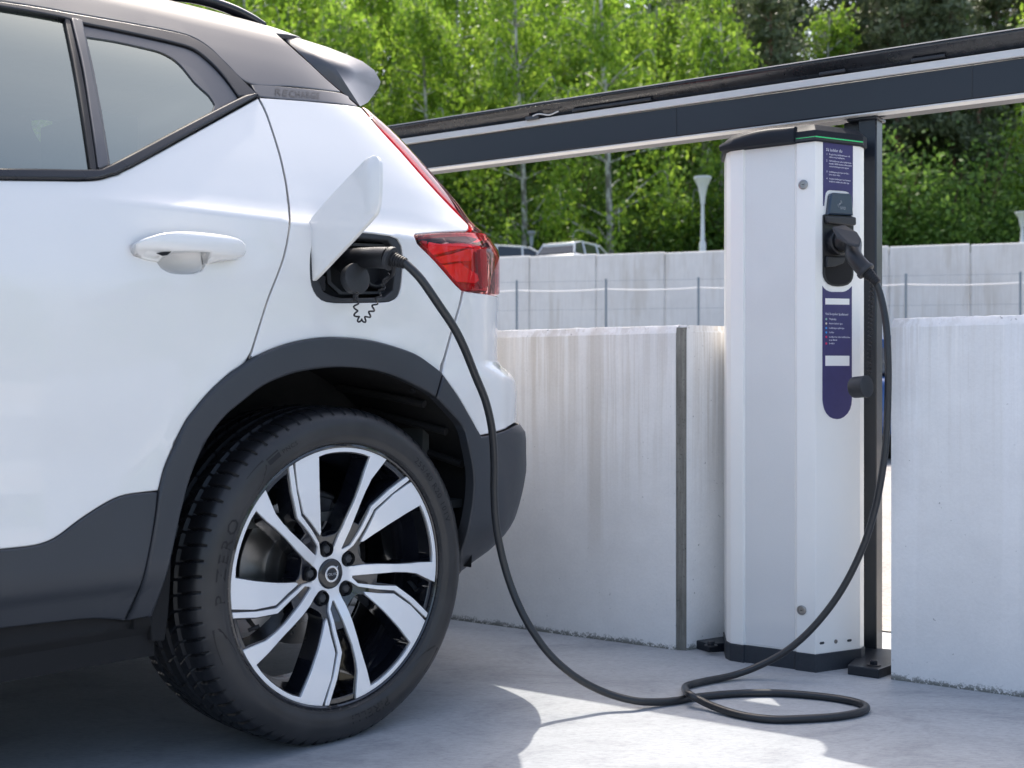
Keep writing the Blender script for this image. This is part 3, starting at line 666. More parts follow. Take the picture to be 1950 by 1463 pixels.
# socket recess: black rounded tray standing slightly proud, the hollow's shade a flat near-black plate
rec = [c1(x, y) for x, y in ((215, 755), (232, 748), (470, 762), (490, 772), (490, 1290), (484, 1325), (468, 1358), (440, 1382), (400, 1394), (350, 1398), (300, 1392), (262, 1374), (236, 1345), (220, 1310), (215, 1275))]
mb = MB(); fprism(mb, rec[::-1], .0004, .004); socket = mb.build('socket_tray', 'plastic', ch, False, bevel=.002)
ins = [c1(x, y) for x, y in ((232, 1120), (470, 1130), (472, 1290), (455, 1345), (420, 1372), (350, 1382), (285, 1372), (250, 1340), (234, 1290))]
mb = MB(); fprism(mb, ins[::-1], .0046, .0004); mb.build('hollow_shade', 'void', socket, False)
hood = [c1(x, y) for x, y in ((220, 765), (484, 778), (486, 850), (440, 858), (330, 845), (228, 830))]
mb = MB(); fprism(mb, hood[::-1], .0046, .012); mb.build('hood', 'plastic_soft', socket, False, bevel=.004)
cu_, chh = fuh(*c1(330, 1000)); sc_c = fpt(cu_, chh, .0046)
mb = MB(); mb.lathe(sc_c, FNm, [(0, .034), (.018, .034), (.020, .032), (.020, .0275), (.002, .0265), (.002, .001)], 40); mb.build('socket_ring', 'plastic', socket)
mb = MB(); fprism(mb, [c1(x, y) for x, y in ((232, 1130), (400, 1140), (380, 1190), (300, 1222), (232, 1225))][::-1], .0046, .008); mb.build('catch', 'plastic_soft', socket, False, bevel=.002)
# RFID reader: tapered glossy shield
rf = [c1(x, y) for x, y in ((243, 752), (262, 585), (272, 567), (290, 558), (430, 566), (448, 575), (457, 595), (470, 762))]
mb = MB(); A_ = [face(*p)+FNm*.0006 for p in rf]; cen = sum(A_, Vector())/len(A_); B_ = [p+FNm*.009 for p in A_]; C_ = [cen+(p-cen)*.90+FNm*.0125 for p in A_]
mb.loft([A_[::-1], B_[::-1], C_[::-1]]); M['reader'] = speckled('reader_blue_black', (.022, .040, .070), .22, .1, 200, 0, 0, .6)
reader = mb.build('card_reader', 'reader', ch, True, angle=30)
M['etch'] = mat('etched_grey', (.28, .30, .33), .4)
ru, rh = fuh(*c1(345, 660)); mb = MB()
for sgn in (1, -1):
    for rr in (.0036, .0068, .010):
        arc = [fpt(ru-.001+sgn*rr*math.cos(a_)*.8+.0, rh+rr*math.sin(a_)*sgn, .0132) for a_ in [R(10+8*k) for k in range(9)]]
        mb.tube(arc, .0005, 4)
mb.lathe(fpt(ru-.001, rh, .0128), FNm, [(0, .0022), (.0006, .0022)], 14, cap=True)
mb.build('radio_symbol', 'etch', reader, False)
vs, fs_ = text_mb("RFID", .0105, .0003, spacing=1.1); u_, h_ = fuh(*c1(352, 705)); mb = MB(); mb.add([fpt(u_+v.x*.8-.002, h_+v.y-.001, .0130+v.z) for v in vs], fs_); mb.build('lettering', 'etch', reader, False)
# slots and screw at the foot of the slanted face
c7 = lambda x, y: (1340+x/5.132, 1180+y/5.132)
for cx_, cy_ in ((1155, 230), (1423, 204)):
    u, h = fuh(*c7(cx_, cy_)); mb = MB(); pts = [fpt(u+.0075*s_*(.55)+.0035*math.cos(a_), h+.0032*math.sin(a_), .0003) for s_, a0 in ((1, -90), (-1, 90)) for a_ in [R(a0+22.5*k) for k in range(9)]]
    mb.prism(pts, FNm*.0005); mb.build('slot', 'plinth', ch, False)
u, h = fuh(*c7(1290, 214)); mb = MB(); mb.lathe(fpt(u, h, .0002), FNm, [(0, .0055), (.0015, .0052), (.0017, .003), (.0008, .0028), (.0008, .0001)], 20); mb.build('screw', 'disc_metal', ch)
# lid: skirt, light band, domed top with a bulging visor over the door
lo = offs(hull, .0075)
mb = MB(); mb.loft([ringz(lo, HT-.004), ringz(offs(hull, .008), HT+.014), ringz(offs(hull, .007), HT+.024), ringz(offs(hull, -.012), HT+.042), ringz(offs(hull, -.045), HT+.052)])
lid = mb.build('lid', 'lid', ch, True, bevel=.0015, angle=25)
mb = MB(); q0, q1 = fr[5]+Vector((-.045, -.0092, 0)), fr[5]+FNm*.0092+FD*.004
pA = [fr[5]+Vector((-.05, -.009, 0)), fr[5]+Vector((.0045, -.009, 0)), fr[5]+FD*.155+FNm*.0092]
band = MB(); band.loft([[p+Vector((0, 0, h)) for p in pA]+[p-Vector((0, -.004, 0))+Vector((0, 0, h)) for p in pA[::-1]] for h in (HT-.001, HT+.010)]); lb = band.build('light_band', 'plastic_soft', lid, False)
mb = MB(); pG = [fr[5]+Vector((-.048, -.0096, 0)), fr[5]+Vector((.0048, -.0096, 0)), fr[5]+FD*.153+FNm*.0098]
mb.tube([p+Vector((0, 0, HT+.0065)) for p in pG[:2]], .0008, 6); mb.tube([p+Vector((0, 0, HT+.0065)) for p in pG[1:]], .0016, 6); mb.build('light_line', 'green', lid, False)
vis = MB(); x0, x1 = fr[0].x-.004, fr[4].x-.002; rings = []
for i in range(25):
    t = i/24; x = x0+(x1-x0)*t; H_ = .012+.030*(math.sin(math.pi*min(1, t*1.15+.02)*.62))**.8; d = .010+.010*math.sin(math.pi*t)**.6
    rings.append([(x, yf-.009, HT-.003), (x, yf-.009-d*.6, HT-.001), (x, yf-.009-d, HT+H_*.35), (x, yf-.008-d*.8, HT+H_*.82), (x, yf-.004-d*.4, HT+H_*.97), (x, yf+.004, HT+H_), (x, yf+.04, HT+H_*.98), (x, yf+.04, HT-.003)])
vis.loft(rings); vis.build('visor', 'lid', lid, True, angle=50)

# ================================================================== CHARGING CABLE (plugs, cable, dust cap on a curly cord)
cab_px = [(770, 500, 2.42), (800, 530, 2.42), (835, 580, 2.44), (865, 625, 2.47), (885, 665, 2.50), (905, 715, 2.55), (925, 765, 2.60), (937, 820, 2.65), (941, 880, 2.69),
          (941, 940, 2.72), (945, 1000, 2.74), (955, 1055, 2.75), (970, 1108, 2.75), (990, 1158, 2.74), (1016, 1205, 2.73), (1050, 1250, 2.73), (1097, 1290, 2.735), (1150, 1318, 2.75)]
CR = .0088
CP = [at(*p) for p in cab_px]
grd = [(1205, 1334), (1250, 1337), (1290, 1334), (1325, 1328), (1400, 1321), (1480, 1320), (1560, 1326), (1615, 1334), (1644, 1342), (1649, 1350), (1632, 1358), (1590, 1365), (1530, 1369), (1470, 1370), (1410, 1362), (1360, 1346), (1330, 1332), (1310, 1320)]
for i, (x, y) in enumerate(grd):
    lift = [.022, .012][i] if i < 2 else CR if i < 15 else CR+[.004, .012, .02][i-15]
    if i in (3,): lift = CR
    CP.append(G(x, y, lift))
up = [(1305, 1312, 2.925), (1320, 1305, 2.955), (1345, 1299, 2.985), (1400, 1285, 3.03), (1450, 1266, 3.04), (1500, 1238, 3.03), (1550, 1193, 3.02), (1600, 1128, 3.01), (1640, 1050, 3.0), (1665, 975, 2.99), (1680, 900, 2.98), (1688, 830, 2.98), (1691, 750, 2.98), (1691, 680, 2.98), (1687, 615, 2.99), (1676, 560, 3.0), (1662, 528, 3.0)]
for x, y, z in up:
    p = at(x, y, z); p.z = max(p.z, CR+.0005); CP.append(p)
M['cable'] = speckled('black_cable', (.018, .020, .023), .36, .25, 90, 0, .08, .1)
cbl = empty('charging_cable', G(1250, 1340), 'thick black charging cable looping on the concrete between the white car and the charging post', 'charging cable')
co = Vector(cbl.location)
mb = MB(); mb.tube([p-co for p in smooth_path(CP, 8)], CR, 12); mb.build('cable', 'cable', cbl, True, angle=80)
def plug(pts, radii, name, parent=cbl, mname='plastic', seg=24):
    mb = MB(); P = smooth_path(pts, 6); n = len(P)-1
    rr = [np.interp(i/n*(len(radii)-1), range(len(radii)), radii) for i in range(n+1)]
    mb.tube([p-co for p in P], [float(r) for r in rr], seg); return mb.build(name, mname, parent, True, angle=50)
# plug on the post side
sock_w = ch.matrix_basis @ sc_c; fnw = (ch.matrix_basis.to_3x3() @ FNm).normalized()
pe = at(1648, 516, 3.01); pm = at(1612, 470, 3.055); pst = sock_w+fnw*.004
pl2 = plug([pst, sock_w+fnw*.030, sock_w+fnw*.055+Vector((.004, 0, -.006)), pm*.6+pe*.4, pe], [.0255, .0265, .0262, .0235, .0215, .0215, .0205, .0205, .0205, .0215], 'plug')
dirp = (at(1662, 530, 3.0)-pe).normalized()
mb = MB(); rr = [(0, .0232), (.006, .0240), (.010, .0232), (.011, .016)]; mb.lathe(pe-dirp*.005-co, dirp, rr, 28, cap=True); mb.build('collar', 'plastic_soft', pl2)
mb = MB(); prof = []
for k in range(6): prof += [(.010+k*.0062, .0150-.0008*k), (.0135+k*.0062, .0150-.0008*k), (.0138+k*.0062, .0125-.0007*k), (.0160+k*.0062, .0125-.0007*k)]
mb.lathe(pe-dirp*.002-co, dirp, prof, 24, cap=True); mb.build('strain_relief', 'rubber', pl2, True, angle=40)
# dust cap hanging on a curly cord beside the post
cc = at(1640, 737, 3.0); ax = Vector((.62, -.78, .08)).normalized()
cap_root = cbl
mb = MB(); mb.lathe(cc-ax*.024-co, ax, [(0, .0235), (.003, .0262), (.012, .0268), (.034, .0268), (.037, .0278), (.041, .0272), (.0425, .024), (.0425, .0001)], 36); mb.lathe(cc-ax*.024-co, ax, [(0, .0235), (0, .0001)], 36)
dc = mb.build('dust_cap', 'plastic_soft', cbl, True, angle=40)
cordp = []
a_, b_ = at(1660, 536, 3.04), at(1655, 716, 3.04)
for i in range(220):
    t = i/219; p = a_.lerp(b_, t)+Vector((-.001*math.sin(math.pi*t), .0, 0)); an = i*.62; cordp.append(p+Vector((math.cos(an)*.0042, math.sin(an)*.0042, 0))-co)
mb = MB(); mb.tube(cordp, .0019, 5); mb.build('curly_cord', 'rubber', cbl, True, angle=80)
# flap lid of the post socket resting open above the plug
hinge = face(*c1(330, 858))+FNm*.014; mwc = ch.matrix_basis
fd3 = [at(x_, y_, z_) for x_, y_, z_ in ((1585, 432, 3.06), (1608, 428, 3.06), (1632, 442, 3.02), (1640, 455, 3.0), (1637, 466, 2.995), (1628, 467, 3.0), (1615, 462, 3.01), (1595, 452, 3.04))]
mb = MB(); L_ = [mwc.inverted() @ p for p in fd3]; mb.prism(L_, Vector((.0, 0, -.006))); mb.build('socket_flap', 'plastic_soft', socket, False, bevel=.002)

# unseen birch row on the right, added to be reflected in the car
for k in range(22):
    x_, y_ = 46+rt.uniform(-3, 5)+abs(k-11)*.5, -34+k*4.2
    i_ = rt.randint(0, 11); o = bpy.data.objects.new('birch_tree', None); col.objects.link(o); o.location = (x_, y_, 0); o.rotation_euler = (0, 0, rt.uniform(0, 6.28)); s_ = rt.uniform(.6, .9); o.scale = (s_, s_, s_)
    tag(o, 'unseen birch added beyond the right edge for the car paint to reflect', 'tree', 'birches added beyond the right edge for reflections')
    for nm2, me in zip(('trunk', 'crown'), protos['birch'][i_ % 4]):
        c = bpy.data.objects.new(nm2, me); col.objects.link(c); c.parent = o

# ================================================================== WHITE CAR
PHI = R(45.93); CC = Vector((-.35517, 2.51185, 0)); CA = Vector((math.cos(PHI), math.sin(PHI), 0)); CO = Vector((math.sin(PHI), -math.cos(PHI), 0))
HW = .905                                      # wheel face plane to the car's centre line
car = empty('parked_car', CC, 'white compact car with a black roof, plugged in with its fuel flap open', 'car', PHI)
WC = CAMH-.3985                                # wheel centre height
CARM = car.matrix_basis; CARI = CARM.inverted()
def L(u, v, w_): return Vector((u, -v, w_))    # car frame: u to the rear, v outwards from the wheel face, w up
eyeL = CARI @ EYE; eyeL = Vector((eyeL.x, -eyeL.y, eyeL.z))
def dirL(x, y): d = CARI.to_3x3() @ ray(x, y); return Vector((d.x, -d.y, d.z))
def pv(x, y, v):                               # pixel on the plane v = const (car frame u, v, w)
    d = dirL(x, y); t = (v-eyeL.y)/d.y; return eyeL+d*t
def pchip(xs, ys):
    xs = np.array(xs, float); ys = np.array(ys, float); h = np.diff(xs); dl = np.diff(ys)/h; m = np.zeros(len(xs))
    for i in range(1, len(xs)-1):
        if dl[i-1]*dl[i] > 0:
            w1 = 2*h[i]+h[i-1]; w2 = h[i]+2*h[i-1]; m[i] = (w1+w2)/(w1/dl[i-1]+w2/dl[i])
    m[0], m[-1] = dl[0], dl[-1]
    def f(x):
        i = min(max(int(np.searchsorted(xs, x))-1, 0), len(h)-1); t = (x-xs[i])/h[i]; t = min(max(t, 0), 1)
        return ((1+2*t)*(1-t)**2*ys[i]+t*(1-t)**2*h[i]*m[i]+t*t*(3-2*t)*ys[i+1]+t*t*(t-1)*h[i]*m[i+1])
    return f
# half-section tables: height parameter t -> v (and w above the roof edge)
LOW = pchip([.16, .24, .30, .36, .42, .47, .60, .75, .90, 1.00, 1.065], [-.14, -.075, -.030, -.004, .012, .010, .004, .008, .008, .004, .000])
UPc = pchip([1.065, 1.09, 1.13, 1.20, 1.30, 1.40, 1.47, 1.53, 1.565], [.0, -.020, -.040, -.074, -.126, -.180, -.224, -.270, -.325])
SMO = pchip([.75, .90, 1.0, 1.06, 1.10, 1.16, 1.22, 1.30, 1.40, 1.47, 1.53, 1.565], [.008, .006, -.004, -.016, -.030, -.056, -.085, -.126, -.180, -.224, -.270, -.325])
RV = pchip([1.565, 1.60, 1.68, 1.80, 2.0], [-.325, -.40, -.52, -.68, -.905]); RW = pchip([1.565, 1.60, 1.68, 1.80, 2.0], [1.565, 1.592, 1.612, 1.625, 1.632])
US = pchip([.10, .20, .28, .311, .348, .386, .427, .505, .538, .609, .628, .643, .712, .752, .772, .797, .873, .928, .99, 1.05, 1.10, 1.13, 1.174, 1.2115, 1.302, 1.342, 1.393, 1.45, 1.53, 2.0],
           [.32, .41, .445, .468, .526, .568, .597, .631, .639, .640, .633, .616, .615, .608, .588, .546, .545, .548, .551, .552, .545, .505, .476, .446, .374, .337, .279, .24, .22, .22])
def sst(a, b, x): t = min(max((x-a)/(b-a), 0), 1); return t*t*(3-2*t)
def Vt(t, u):
    if t > 1.565: return RV(t)
    if t <= .75: v = LOW(t)
    else:
        k = sst(-.62, -.30, u); a = LOW(t) if t < 1.065 else UPc(t); v = a*k+SMO(t)*(1-k)
    # pressed hollow low in the sill cladding, and a slight shoulder sweep over the rear wheel
    v -= .010*sst(.385, .365, t)*sst(.30, .315, t)*sst(-.42, -.52, u)
    r = math.hypot(u, t-WC); v += .006*math.exp(-((r-.47)/.05)**2)*(1 if t > .3 else 0)
    return v
AR = pchip([.1, .9, 1.05, 1.2, 1.4, 1.56, 2.0], [.52, .52, .50, .46, .42, .40, .40]); NS = 3.6
_ksil = {}
def usil_off(A, B):                             # u offset of the silhouette point of the corner, seen at 45 deg
    p = NS/(NS-1); k = (1/((A**(p-1))**NS+(B**(p-1))**NS))**(1/NS); return A**p*k
_ut = {}
def U0(t):
    k = round(t, 4)
    if k not in _ut:
        A = AR(t); B = HW+(LOW(t) if t < 1.065 else (UPc(t) if t < 1.565 else RV(t))); B = max(B, .6); _ut[k] = US(t)-usil_off(A, B)
    return _ut[k]
def F(sg, t):
    u0 = U0(t); wv = t if t <= 1.565 else RW(t)
    if sg <= 0:
        u = u0+sg; v = Vt(t, u)
        fr_ = sst(-2.4, -3.5, u); return Vector((u, v-(HW+v)*0*fr_, wv))
    A = AR(t); th = min(sg, 1)*math.pi/2; c, s = math.cos(th), math.sin(th); r = 1/((abs(c)**NS+abs(s)**NS)**(1/NS))
    u = u0+A*r*s; v = Vt(t, u if u < u0+.3 else u0+.3); B = HW+v
    return Vector((u, B*r*c-HW, wv))
def Fn(sg, t):
    e = 2e-3; a = F(sg+e, t)-F(sg-e, t); b = F(sg, t+e)-F(sg, t-e); n = a.cross(b); n.normalize()
    if n.y < 0 and sg < .5 and t < 1.5: n = -n
    elif n.dot(Vector((max(0, sg), .6, .5 if t > 1.4 else 0))) < 0: n = -n
    return n
# ray-casting surface for tracing outlines on the body
_sg = np.concatenate([np.arange(-1.5, 0, .02), np.arange(0, 1.001, .0125)]); _tt = np.concatenate([np.arange(.16, 1.56, .008), np.arange(1.56, 2.001, .02)])
_V = [F(a, b) for b in _tt for a in _sg]; _n = len(_sg)
_Fc = [(j*_n+i, j*_n+i+1, (j+1)*_n+i+1, (j+1)*_n+i) for j in range(len(_tt)-1) for i in range(_n-1)]
_bvh = BVHTree.FromPolygons(_V, _Fc)
def hit(x, y):
    for dx in range(0, 160):
        loc, nn, idx, dist = _bvh.ray_cast(eyeL, dirL(x-dx*.8, y).normalized(), 20)
        if loc is not None: break
    else: raise ValueError('miss %s %s' % (x, y))
    if dx*.8 > 3: print('OFF', x, y, round(dx*.8, 1))
    j, i = divmod(idx, _n-1); a = F(_sg[i], _tt[j]); b = F(_sg[i+1], _tt[j]); c = F(_sg[i], _tt[j+1])
    e1, e2 = b-a, c-a; d = loc-a; m11, m12, m22 = e1.dot(e1), e1.dot(e2), e2.dot(e2); r1, r2 = d.dot(e1), d.dot(e2)
    D = m11*m22-m12*m12; p = (r1*m22-r2*m12)/D; q = (r2*m11-r1*m12)/D
    return _sg[i]+p*(_sg[i+1]-_sg[i]), _tt[j]+q*(_tt[j+1]-_tt[j])
def P2(p):
    """outline point: (x, y) photo pixel traced onto the body; ('u', u, t) or ('s', sigma, t) given in the body's own terms"""
    if p[0] == 'u': return (p[1]-U0(p[2]), p[2])
    if p[0] == 's': return (p[1], p[2])
    return hit(*p)
def resample(pts, step, closed=True, sharp=40):
    out = []; n = len(pts)
    for i in range(n if closed else n-1):
        a = np.array(pts[i]); b = np.array(pts[(i+1) % n]); k = max(1, int(np.linalg.norm(b-a)/step))
        for j in range(k): out.append(tuple(a+(b-a)*j/k))
    return out
def curve2(pts, n=4):                            # gentle rounding of traced outlines: Catmull-Rom, corners kept where the turn is strong
    m = len(pts); out = []
    P = [np.array(p, float) for p in pts]
    def corner(i):
        a = P[i]-P[i-1]; b = P[(i+1) % m]-P[i]; c = np.dot(a, b)/(np.linalg.norm(a)*np.linalg.norm(b)+1e-9); return c < .80
    cr = [corner(i) for i in range(m)]
    for i in range(m):
        p1, p2 = P[i], P[(i+1) % m]; p0 = P[i-1] if not cr[i] else p1; p3 = P[(i+2) % m] if not cr[(i+1) % m] else p2
        for k in range(n):
            t = k/n; out.append(tuple(.5*((2*p1)+(p2-p0)*t+(2*p0-5*p1+4*p2-p3)*t*t+(3*p1-p0-3*p2+p3)*t**3)))
    return out
def densify(lp, convert, curve):
    """curves between traced points are drawn in the photo's plane, then laid on the body"""
    m = len(lp); px = [convert is P2 and not isinstance(p[0], str) for p in lp]; out = []
    if not any(px): q = [convert(p) for p in lp]; return curve2(q) if curve else q
    P = [np.array(p, float) if f else None for p, f in zip(lp, px)]
    def corner(i):
        if P[i] is None or P[i-1] is None or P[(i+1) % m] is None: return True
        a = P[i]-P[i-1]; b = P[(i+1) % m]-P[i]; return np.dot(a, b)/(np.linalg.norm(a)*np.linalg.norm(b)+1e-9) < .80
    cr = [corner(i) for i in range(m)]
    for i in range(m):
        j = (i+1) % m
        if not (px[i] and px[j]):
            if lp[i][0] == 'u' and lp[j][0] == 'u':
                for k in range(16): out.append(convert(('u', lp[i][1]+(lp[j][1]-lp[i][1])*k/16, lp[i][2]+(lp[j][2]-lp[i][2])*k/16)))
            else: out.append(convert(lp[i]))
            continue
        p1, p2 = P[i], P[j]; p0 = p1 if (cr[i] or not curve) else P[i-1]; p3 = p2 if (cr[j] or not curve) else P[(i+2) % m]
        n = max(1, min(14, int(np.linalg.norm(p2-p1)/9)))
        for k in range(n):
            t = k/n
            c = .5*((2*p1)+(p2-p0)*t+(2*p0-5*p1+4*p2-p3)*t*t+(3*p1-p0-3*p2+p3)*t**3) if curve else p1+(p2-p1)*t
            out.append(convert((float(c[0]), float(c[1]))))
    return out
def area2(p): return .5*sum(p[i-1][0]*p[i][1]-p[i][0]*p[i-1][1] for i in range(len(p)))
def inset2(p, d):
    """inset a CCW loop by d"""
    n = len(p); out = []
    for i in range(n):
        a, b, c = np.array(p[i-1]), np.array(p[i]), np.array(p[(i+1) % n]); e1 = b-a; e2 = c-b
        e1 = e1/(np.linalg.norm(e1)+1e-9); e2 = e2/(np.linalg.norm(e2)+1e-9)
        n1 = np.array((-e1[1], e1[0])); n2 = np.array((-e2[1], e2[0])); m_ = n1+n2; l = np.dot(m_, m_)/2
        out.append(tuple(b+m_/max(l, .35)*d))
    return out
def inside(px, py, loop):
    r = np.zeros(px.shape, bool); n = len(loop); j = n-1
    for i in range(n):
        xi, yi = loop[i]; xj, yj = loop[j]
        if yi != yj: r ^= ((yi > py) != (yj > py)) & (px < (xj-xi)*(py-yi)/(yj-yi)+xi)
        j = i
    return r
PANELS = {}
def panel(name, outline, mname, parent=car, holes=(), off=0.0, thick=.010, edge=.0025, grid=.016, curve=True, step=.012, surf=None, warp=None, convert=P2, drop=None):
    """one body panel: outline traced in photo pixels or body terms, laid on the body surface, with rolled edges and a returned flange"""
    surf = surf or (lambda a, b, o: F(a, b)+Fn(a, b)*o)
    loops = []
    for k, lp in enumerate([outline]+list(holes)):
        q = densify(lp, convert, curve)
        q = resample(q, step)
        q = [p for i, p in enumerate(q) if math.dist(p, q[i-1]) > .0012]
        if (area2(q) < 0) != (k > 0): q = q[::-1]
        loops.append(q)
    ins = [inset2(q, edge) for q in loops]
    x0, x1 = min(p[0] for p in loops[0]), max(p[0] for p in loops[0]); y0, y1 = min(p[1] for p in loops[0]), max(p[1] for p in loops[0])
    gx, gy = np.meshgrid(np.arange(x0, x1, grid), np.arange(y0, y1, grid)); gx = gx.copy(); gx[1::2] += grid/2; gx, gy = gx.ravel(), gy.ravel()
    ok = inside(gx, gy, ins[0])
    for h in ins[1:]: ok &= ~inside(gx, gy, h)
    gx, gy = gx[ok], gy[ok]
    allb = np.array([p for q in ins for p in q])
    if len(gx):
        dm = np.min((gx[:, None]-allb[None, :, 0])**2+(gy[:, None]-allb[None, :, 1])**2, axis=1); ok = dm > (grid*.45)**2; gx, gy = gx[ok], gy[ok]
    v2 = [p for q in ins for p in q]; ed = []; k = 0
    for q in ins: ed += [(k+i, k+(i+1) % len(q)) for i in range(len(q))]; k += len(q)
    v2 += list(zip(gx.tolist(), gy.tolist()))
    r = geometry.delaunay_2d_cdt([Vector(p) for p in v2], ed, [], 0, 1e-6)
    tv = [tuple(v) for v in r[0]]; tris = [tuple(f) for f in r[2]]
    ca = np.array([[sum(tv[i][0] for i in f)/3, sum(tv[i][1] for i in f)/3] for f in tris])
    ok = inside(ca[:, 0], ca[:, 1], ins[0])
    for h in ins[1:]: ok &= ~inside(ca[:, 0], ca[:, 1], h)
    tris = [f for f, o_ in zip(tris, ok) if o_]
    mb = MB(); nrm = []
    mb.v = [surf(a, b, off) for a, b in tv]; nrm = [nfun(surf, a, b) for a, b in tv]; mb.f = list(tris)
    # orient faces along normals
    if tris:
        acc = 0.0
        for f in tris[::max(1, len(tris)//60)]:
            a, b, c = (Vector(mb.v[i]) for i in f); acc += (b-a).cross(c-a).dot(nrm[f[0]])
        fl = acc < 0
        if fl: mb.f = [f[::-1] for f in mb.f]
    for q, qi in zip(loops, ins):
        n = len(q); k = len(mb.v)
        A = [surf(a, b, off) for a, b in qi]; An = [nfun(surf, a, b) for a, b in qi]
        Bp = [surf(a, b, off-edge*.75) for a, b in q]; D = [surf(a, b, off-thick) for a, b in q]
        out = []
        for i in range(n):
            s_ = (Bp[i]-A[i]); nn = An[i]; side = (s_-nn*s_.dot(nn)); side = side.normalized() if side.length > 1e-7 else nn; out.append(side)
        mb.v += A+Bp+Bp+D; nrm += An+[(An[i]*.45+out[i]*.9).normalized() for i in range(n)]+out+out
        for i in range(n):
            j = (i+1) % n
            for f in ((k+i, k+j, k+n+j, k+n+i), (k+2*n+i, k+2*n+j, k+3*n+j, k+3*n+i)):
                a, b, c = (Vector(mb.v[x]) for x in f[:3]); nf = (b-a).cross(c-a)
                mb.f.append(f if nf.dot(nrm[f[0]]) > 0 else f[::-1])
    V = [L(*p) for p in mb.v]; Nn = [L(*p) for p in nrm]
    me = bpy.data.meshes.new(name); me.from_pydata(V, [], [f[::-1] for f in mb.f]); me.materials.append(M[mname])
    me.polygons.foreach_set('use_smooth', [True]*len(me.polygons)); me.update()
    me.normals_split_custom_set_from_vertices([tuple(n) for n in Nn])
    o = bpy.data.objects.new(name, me); col.objects.link(o); o.parent = parent; PANELS.setdefault(name, []).append(o)
    return o
def nfun(surf, a, b):
    e = 1.5e-3; p = surf(a+e, b, 0)-surf(a-e, b, 0); q = surf(a, b+e, 0)-surf(a, b-e, 0); n = p.cross(q)
    if n.length < 1e-12: return Vector((0, 1, 0))
    n.normalize(); ref = Vector((max(0, a)*1.2, .7, .6 if b > 1.4 else .05)); return n if n.dot(ref) > 0 else -n

hc = lambda x, y: (x/3.85, 380+y/3.85)
bowl = [hc(*p) for p in ((1150, 452), (1185, 500), (1250, 535), (1330, 545), (1420, 542), (1480, 525), (1508, 490), (1505, 430), (1480, 330), (1340, 310), (1200, 330), (1150, 400))]
shut = [(491, 187), (507, 218), (530, 288), (541, 335), (547, 372), (551, 419), (548, 450), (540, 488), (528, 523), (510, 569), (491, 628), (474, 684)]
shutq = [(x+3.5, y) for x, y in shut]
arch_o = [(301, 935), (303, 928), (312, 893), (325, 861), (338, 832), (354, 801), (370, 780), (387, 759), (410, 735), (440, 709), (475, 685), (510, 668), (550, 654), (596, 645), (642, 643), (704, 649), (765, 666), (800, 682), (839, 712)]
arch_i = [(826, 756), (800, 740), (750, 717), (704, 704), (650, 699), (600, 702), (550, 712), (500, 733), (463, 760), (424, 793), (391, 837), (363, 897), (343, 967), (327, 1040), (314, 1092), (286, 1170)]
clad_top = [(299, 936), (258, 939), (229, 945), (199, 959), (155, 987), (111, 1020), (85, 1033), (55, 1040), (0, 1046)]
UF = -1.02
belt_o = [(491, 187), (249, 320), (214, 335), (175, 344), (90, 344), (0, 343)]
wF = hit(3, 1046)[1]; wB = hit(3, 343)[1]; wBi = hit(3, 323)[1]; wT = hit(3, 8)[1]; wTi = hit(3, 15)[1]
ia = [i for i, p in enumerate(arch_o) if p == (475, 685)][0]
# rear door
panel('rear_door', [('u', UF, wF), ('u', UF, (wF+wB)/2), ('u', UF, wB)]+belt_o[::-1][0:]+shut[1:-1]+[(470, 687)]+arch_o[1:ia][::-1]+[(301, 934)]+clad_top[1:], 'paint', holes=[bowl])
port = [(612, 447), (640, 443), (700, 443), (745, 449), (758, 455), (765, 468), (768, 500), (764, 548), (758, 565), (742, 575), (690, 577), (636, 577), (612, 571), (598, 554), (592, 530), (592, 485), (598, 457)]
tail_lo = [(791, 447), (840, 443), (888, 442)]
panel('quarter_panel', [(495, 186), (540, 189), (585, 192.5), (640, 198), (682, 203), (688, 206), (728, 252), (765, 292), (808, 341), (839, 375), (868, 405), (893, 430), (889, 440), (840, 442), (791, 445.5), (789, 449), (795, 464), (826, 495), (868, 543), (880, 554), (874, 583), (859, 632), (849, 668), (837, 709)]+arch_o[::-1][1:-ia-1+len(arch_o)-len(arch_o)+len(arch_o)][:len(arch_o)-ia-1]+shutq[::-1][:-1], 'paint', holes=[port])
# white upper bumper, wrapping round to the tail
panel('bumper', [(884, 555), (907, 558), (937, 562), ('s', .50, .958), ('s', .75, .958), ('s', 1, .958), ('s', 1, .66), ('s', .7, .655), ('s', .5, .648), (978, 807), (964, 816), (935, 825), (915, 829), (896, 794), (872, 753), (842, 711), (853, 669), (863, 633), (878, 583)], 'paint')
# grey plastics
panel('wheel_arch_moulding', arch_o+arch_i+[(262, 1174), (238, 1179), (254, 1145), (268, 1108), (280, 1063), (291, 1005), (297, 965)], 'cladding', off=.009, thick=.03, edge=.005)
panel('bumper_cladding', [(841, 715), (870, 756), (894, 797), (913, 832), (935, 828), (964, 819), (980, 810), ('s', .55, .645), ('s', .75, .65), ('s', 1, .65), ('s', 1, .40), ('s', .7, .37), ('s', .45, .31), ('s', .2, .285), (870, 1090), (870, 1060), (884, 1020), (893, 980), (898, 943), (898, 898), (888, 845), (880, 816), (861, 792), (829, 758)], 'cladding', off=.008, thick=.03, edge=.005)
panel('sill_cladding', [('u', UF, wF-.003), ('u', UF, .39), ('u', UF, .338), (10, 1194), (90, 1185), (170, 1177), (237, 1180), (266, 1114), (280, 1063), (293, 990), (299, 937)]+[(x, y+1) for x, y in clad_top[1:]], 'cladding', off=.005, thick=.03, edge=.004)
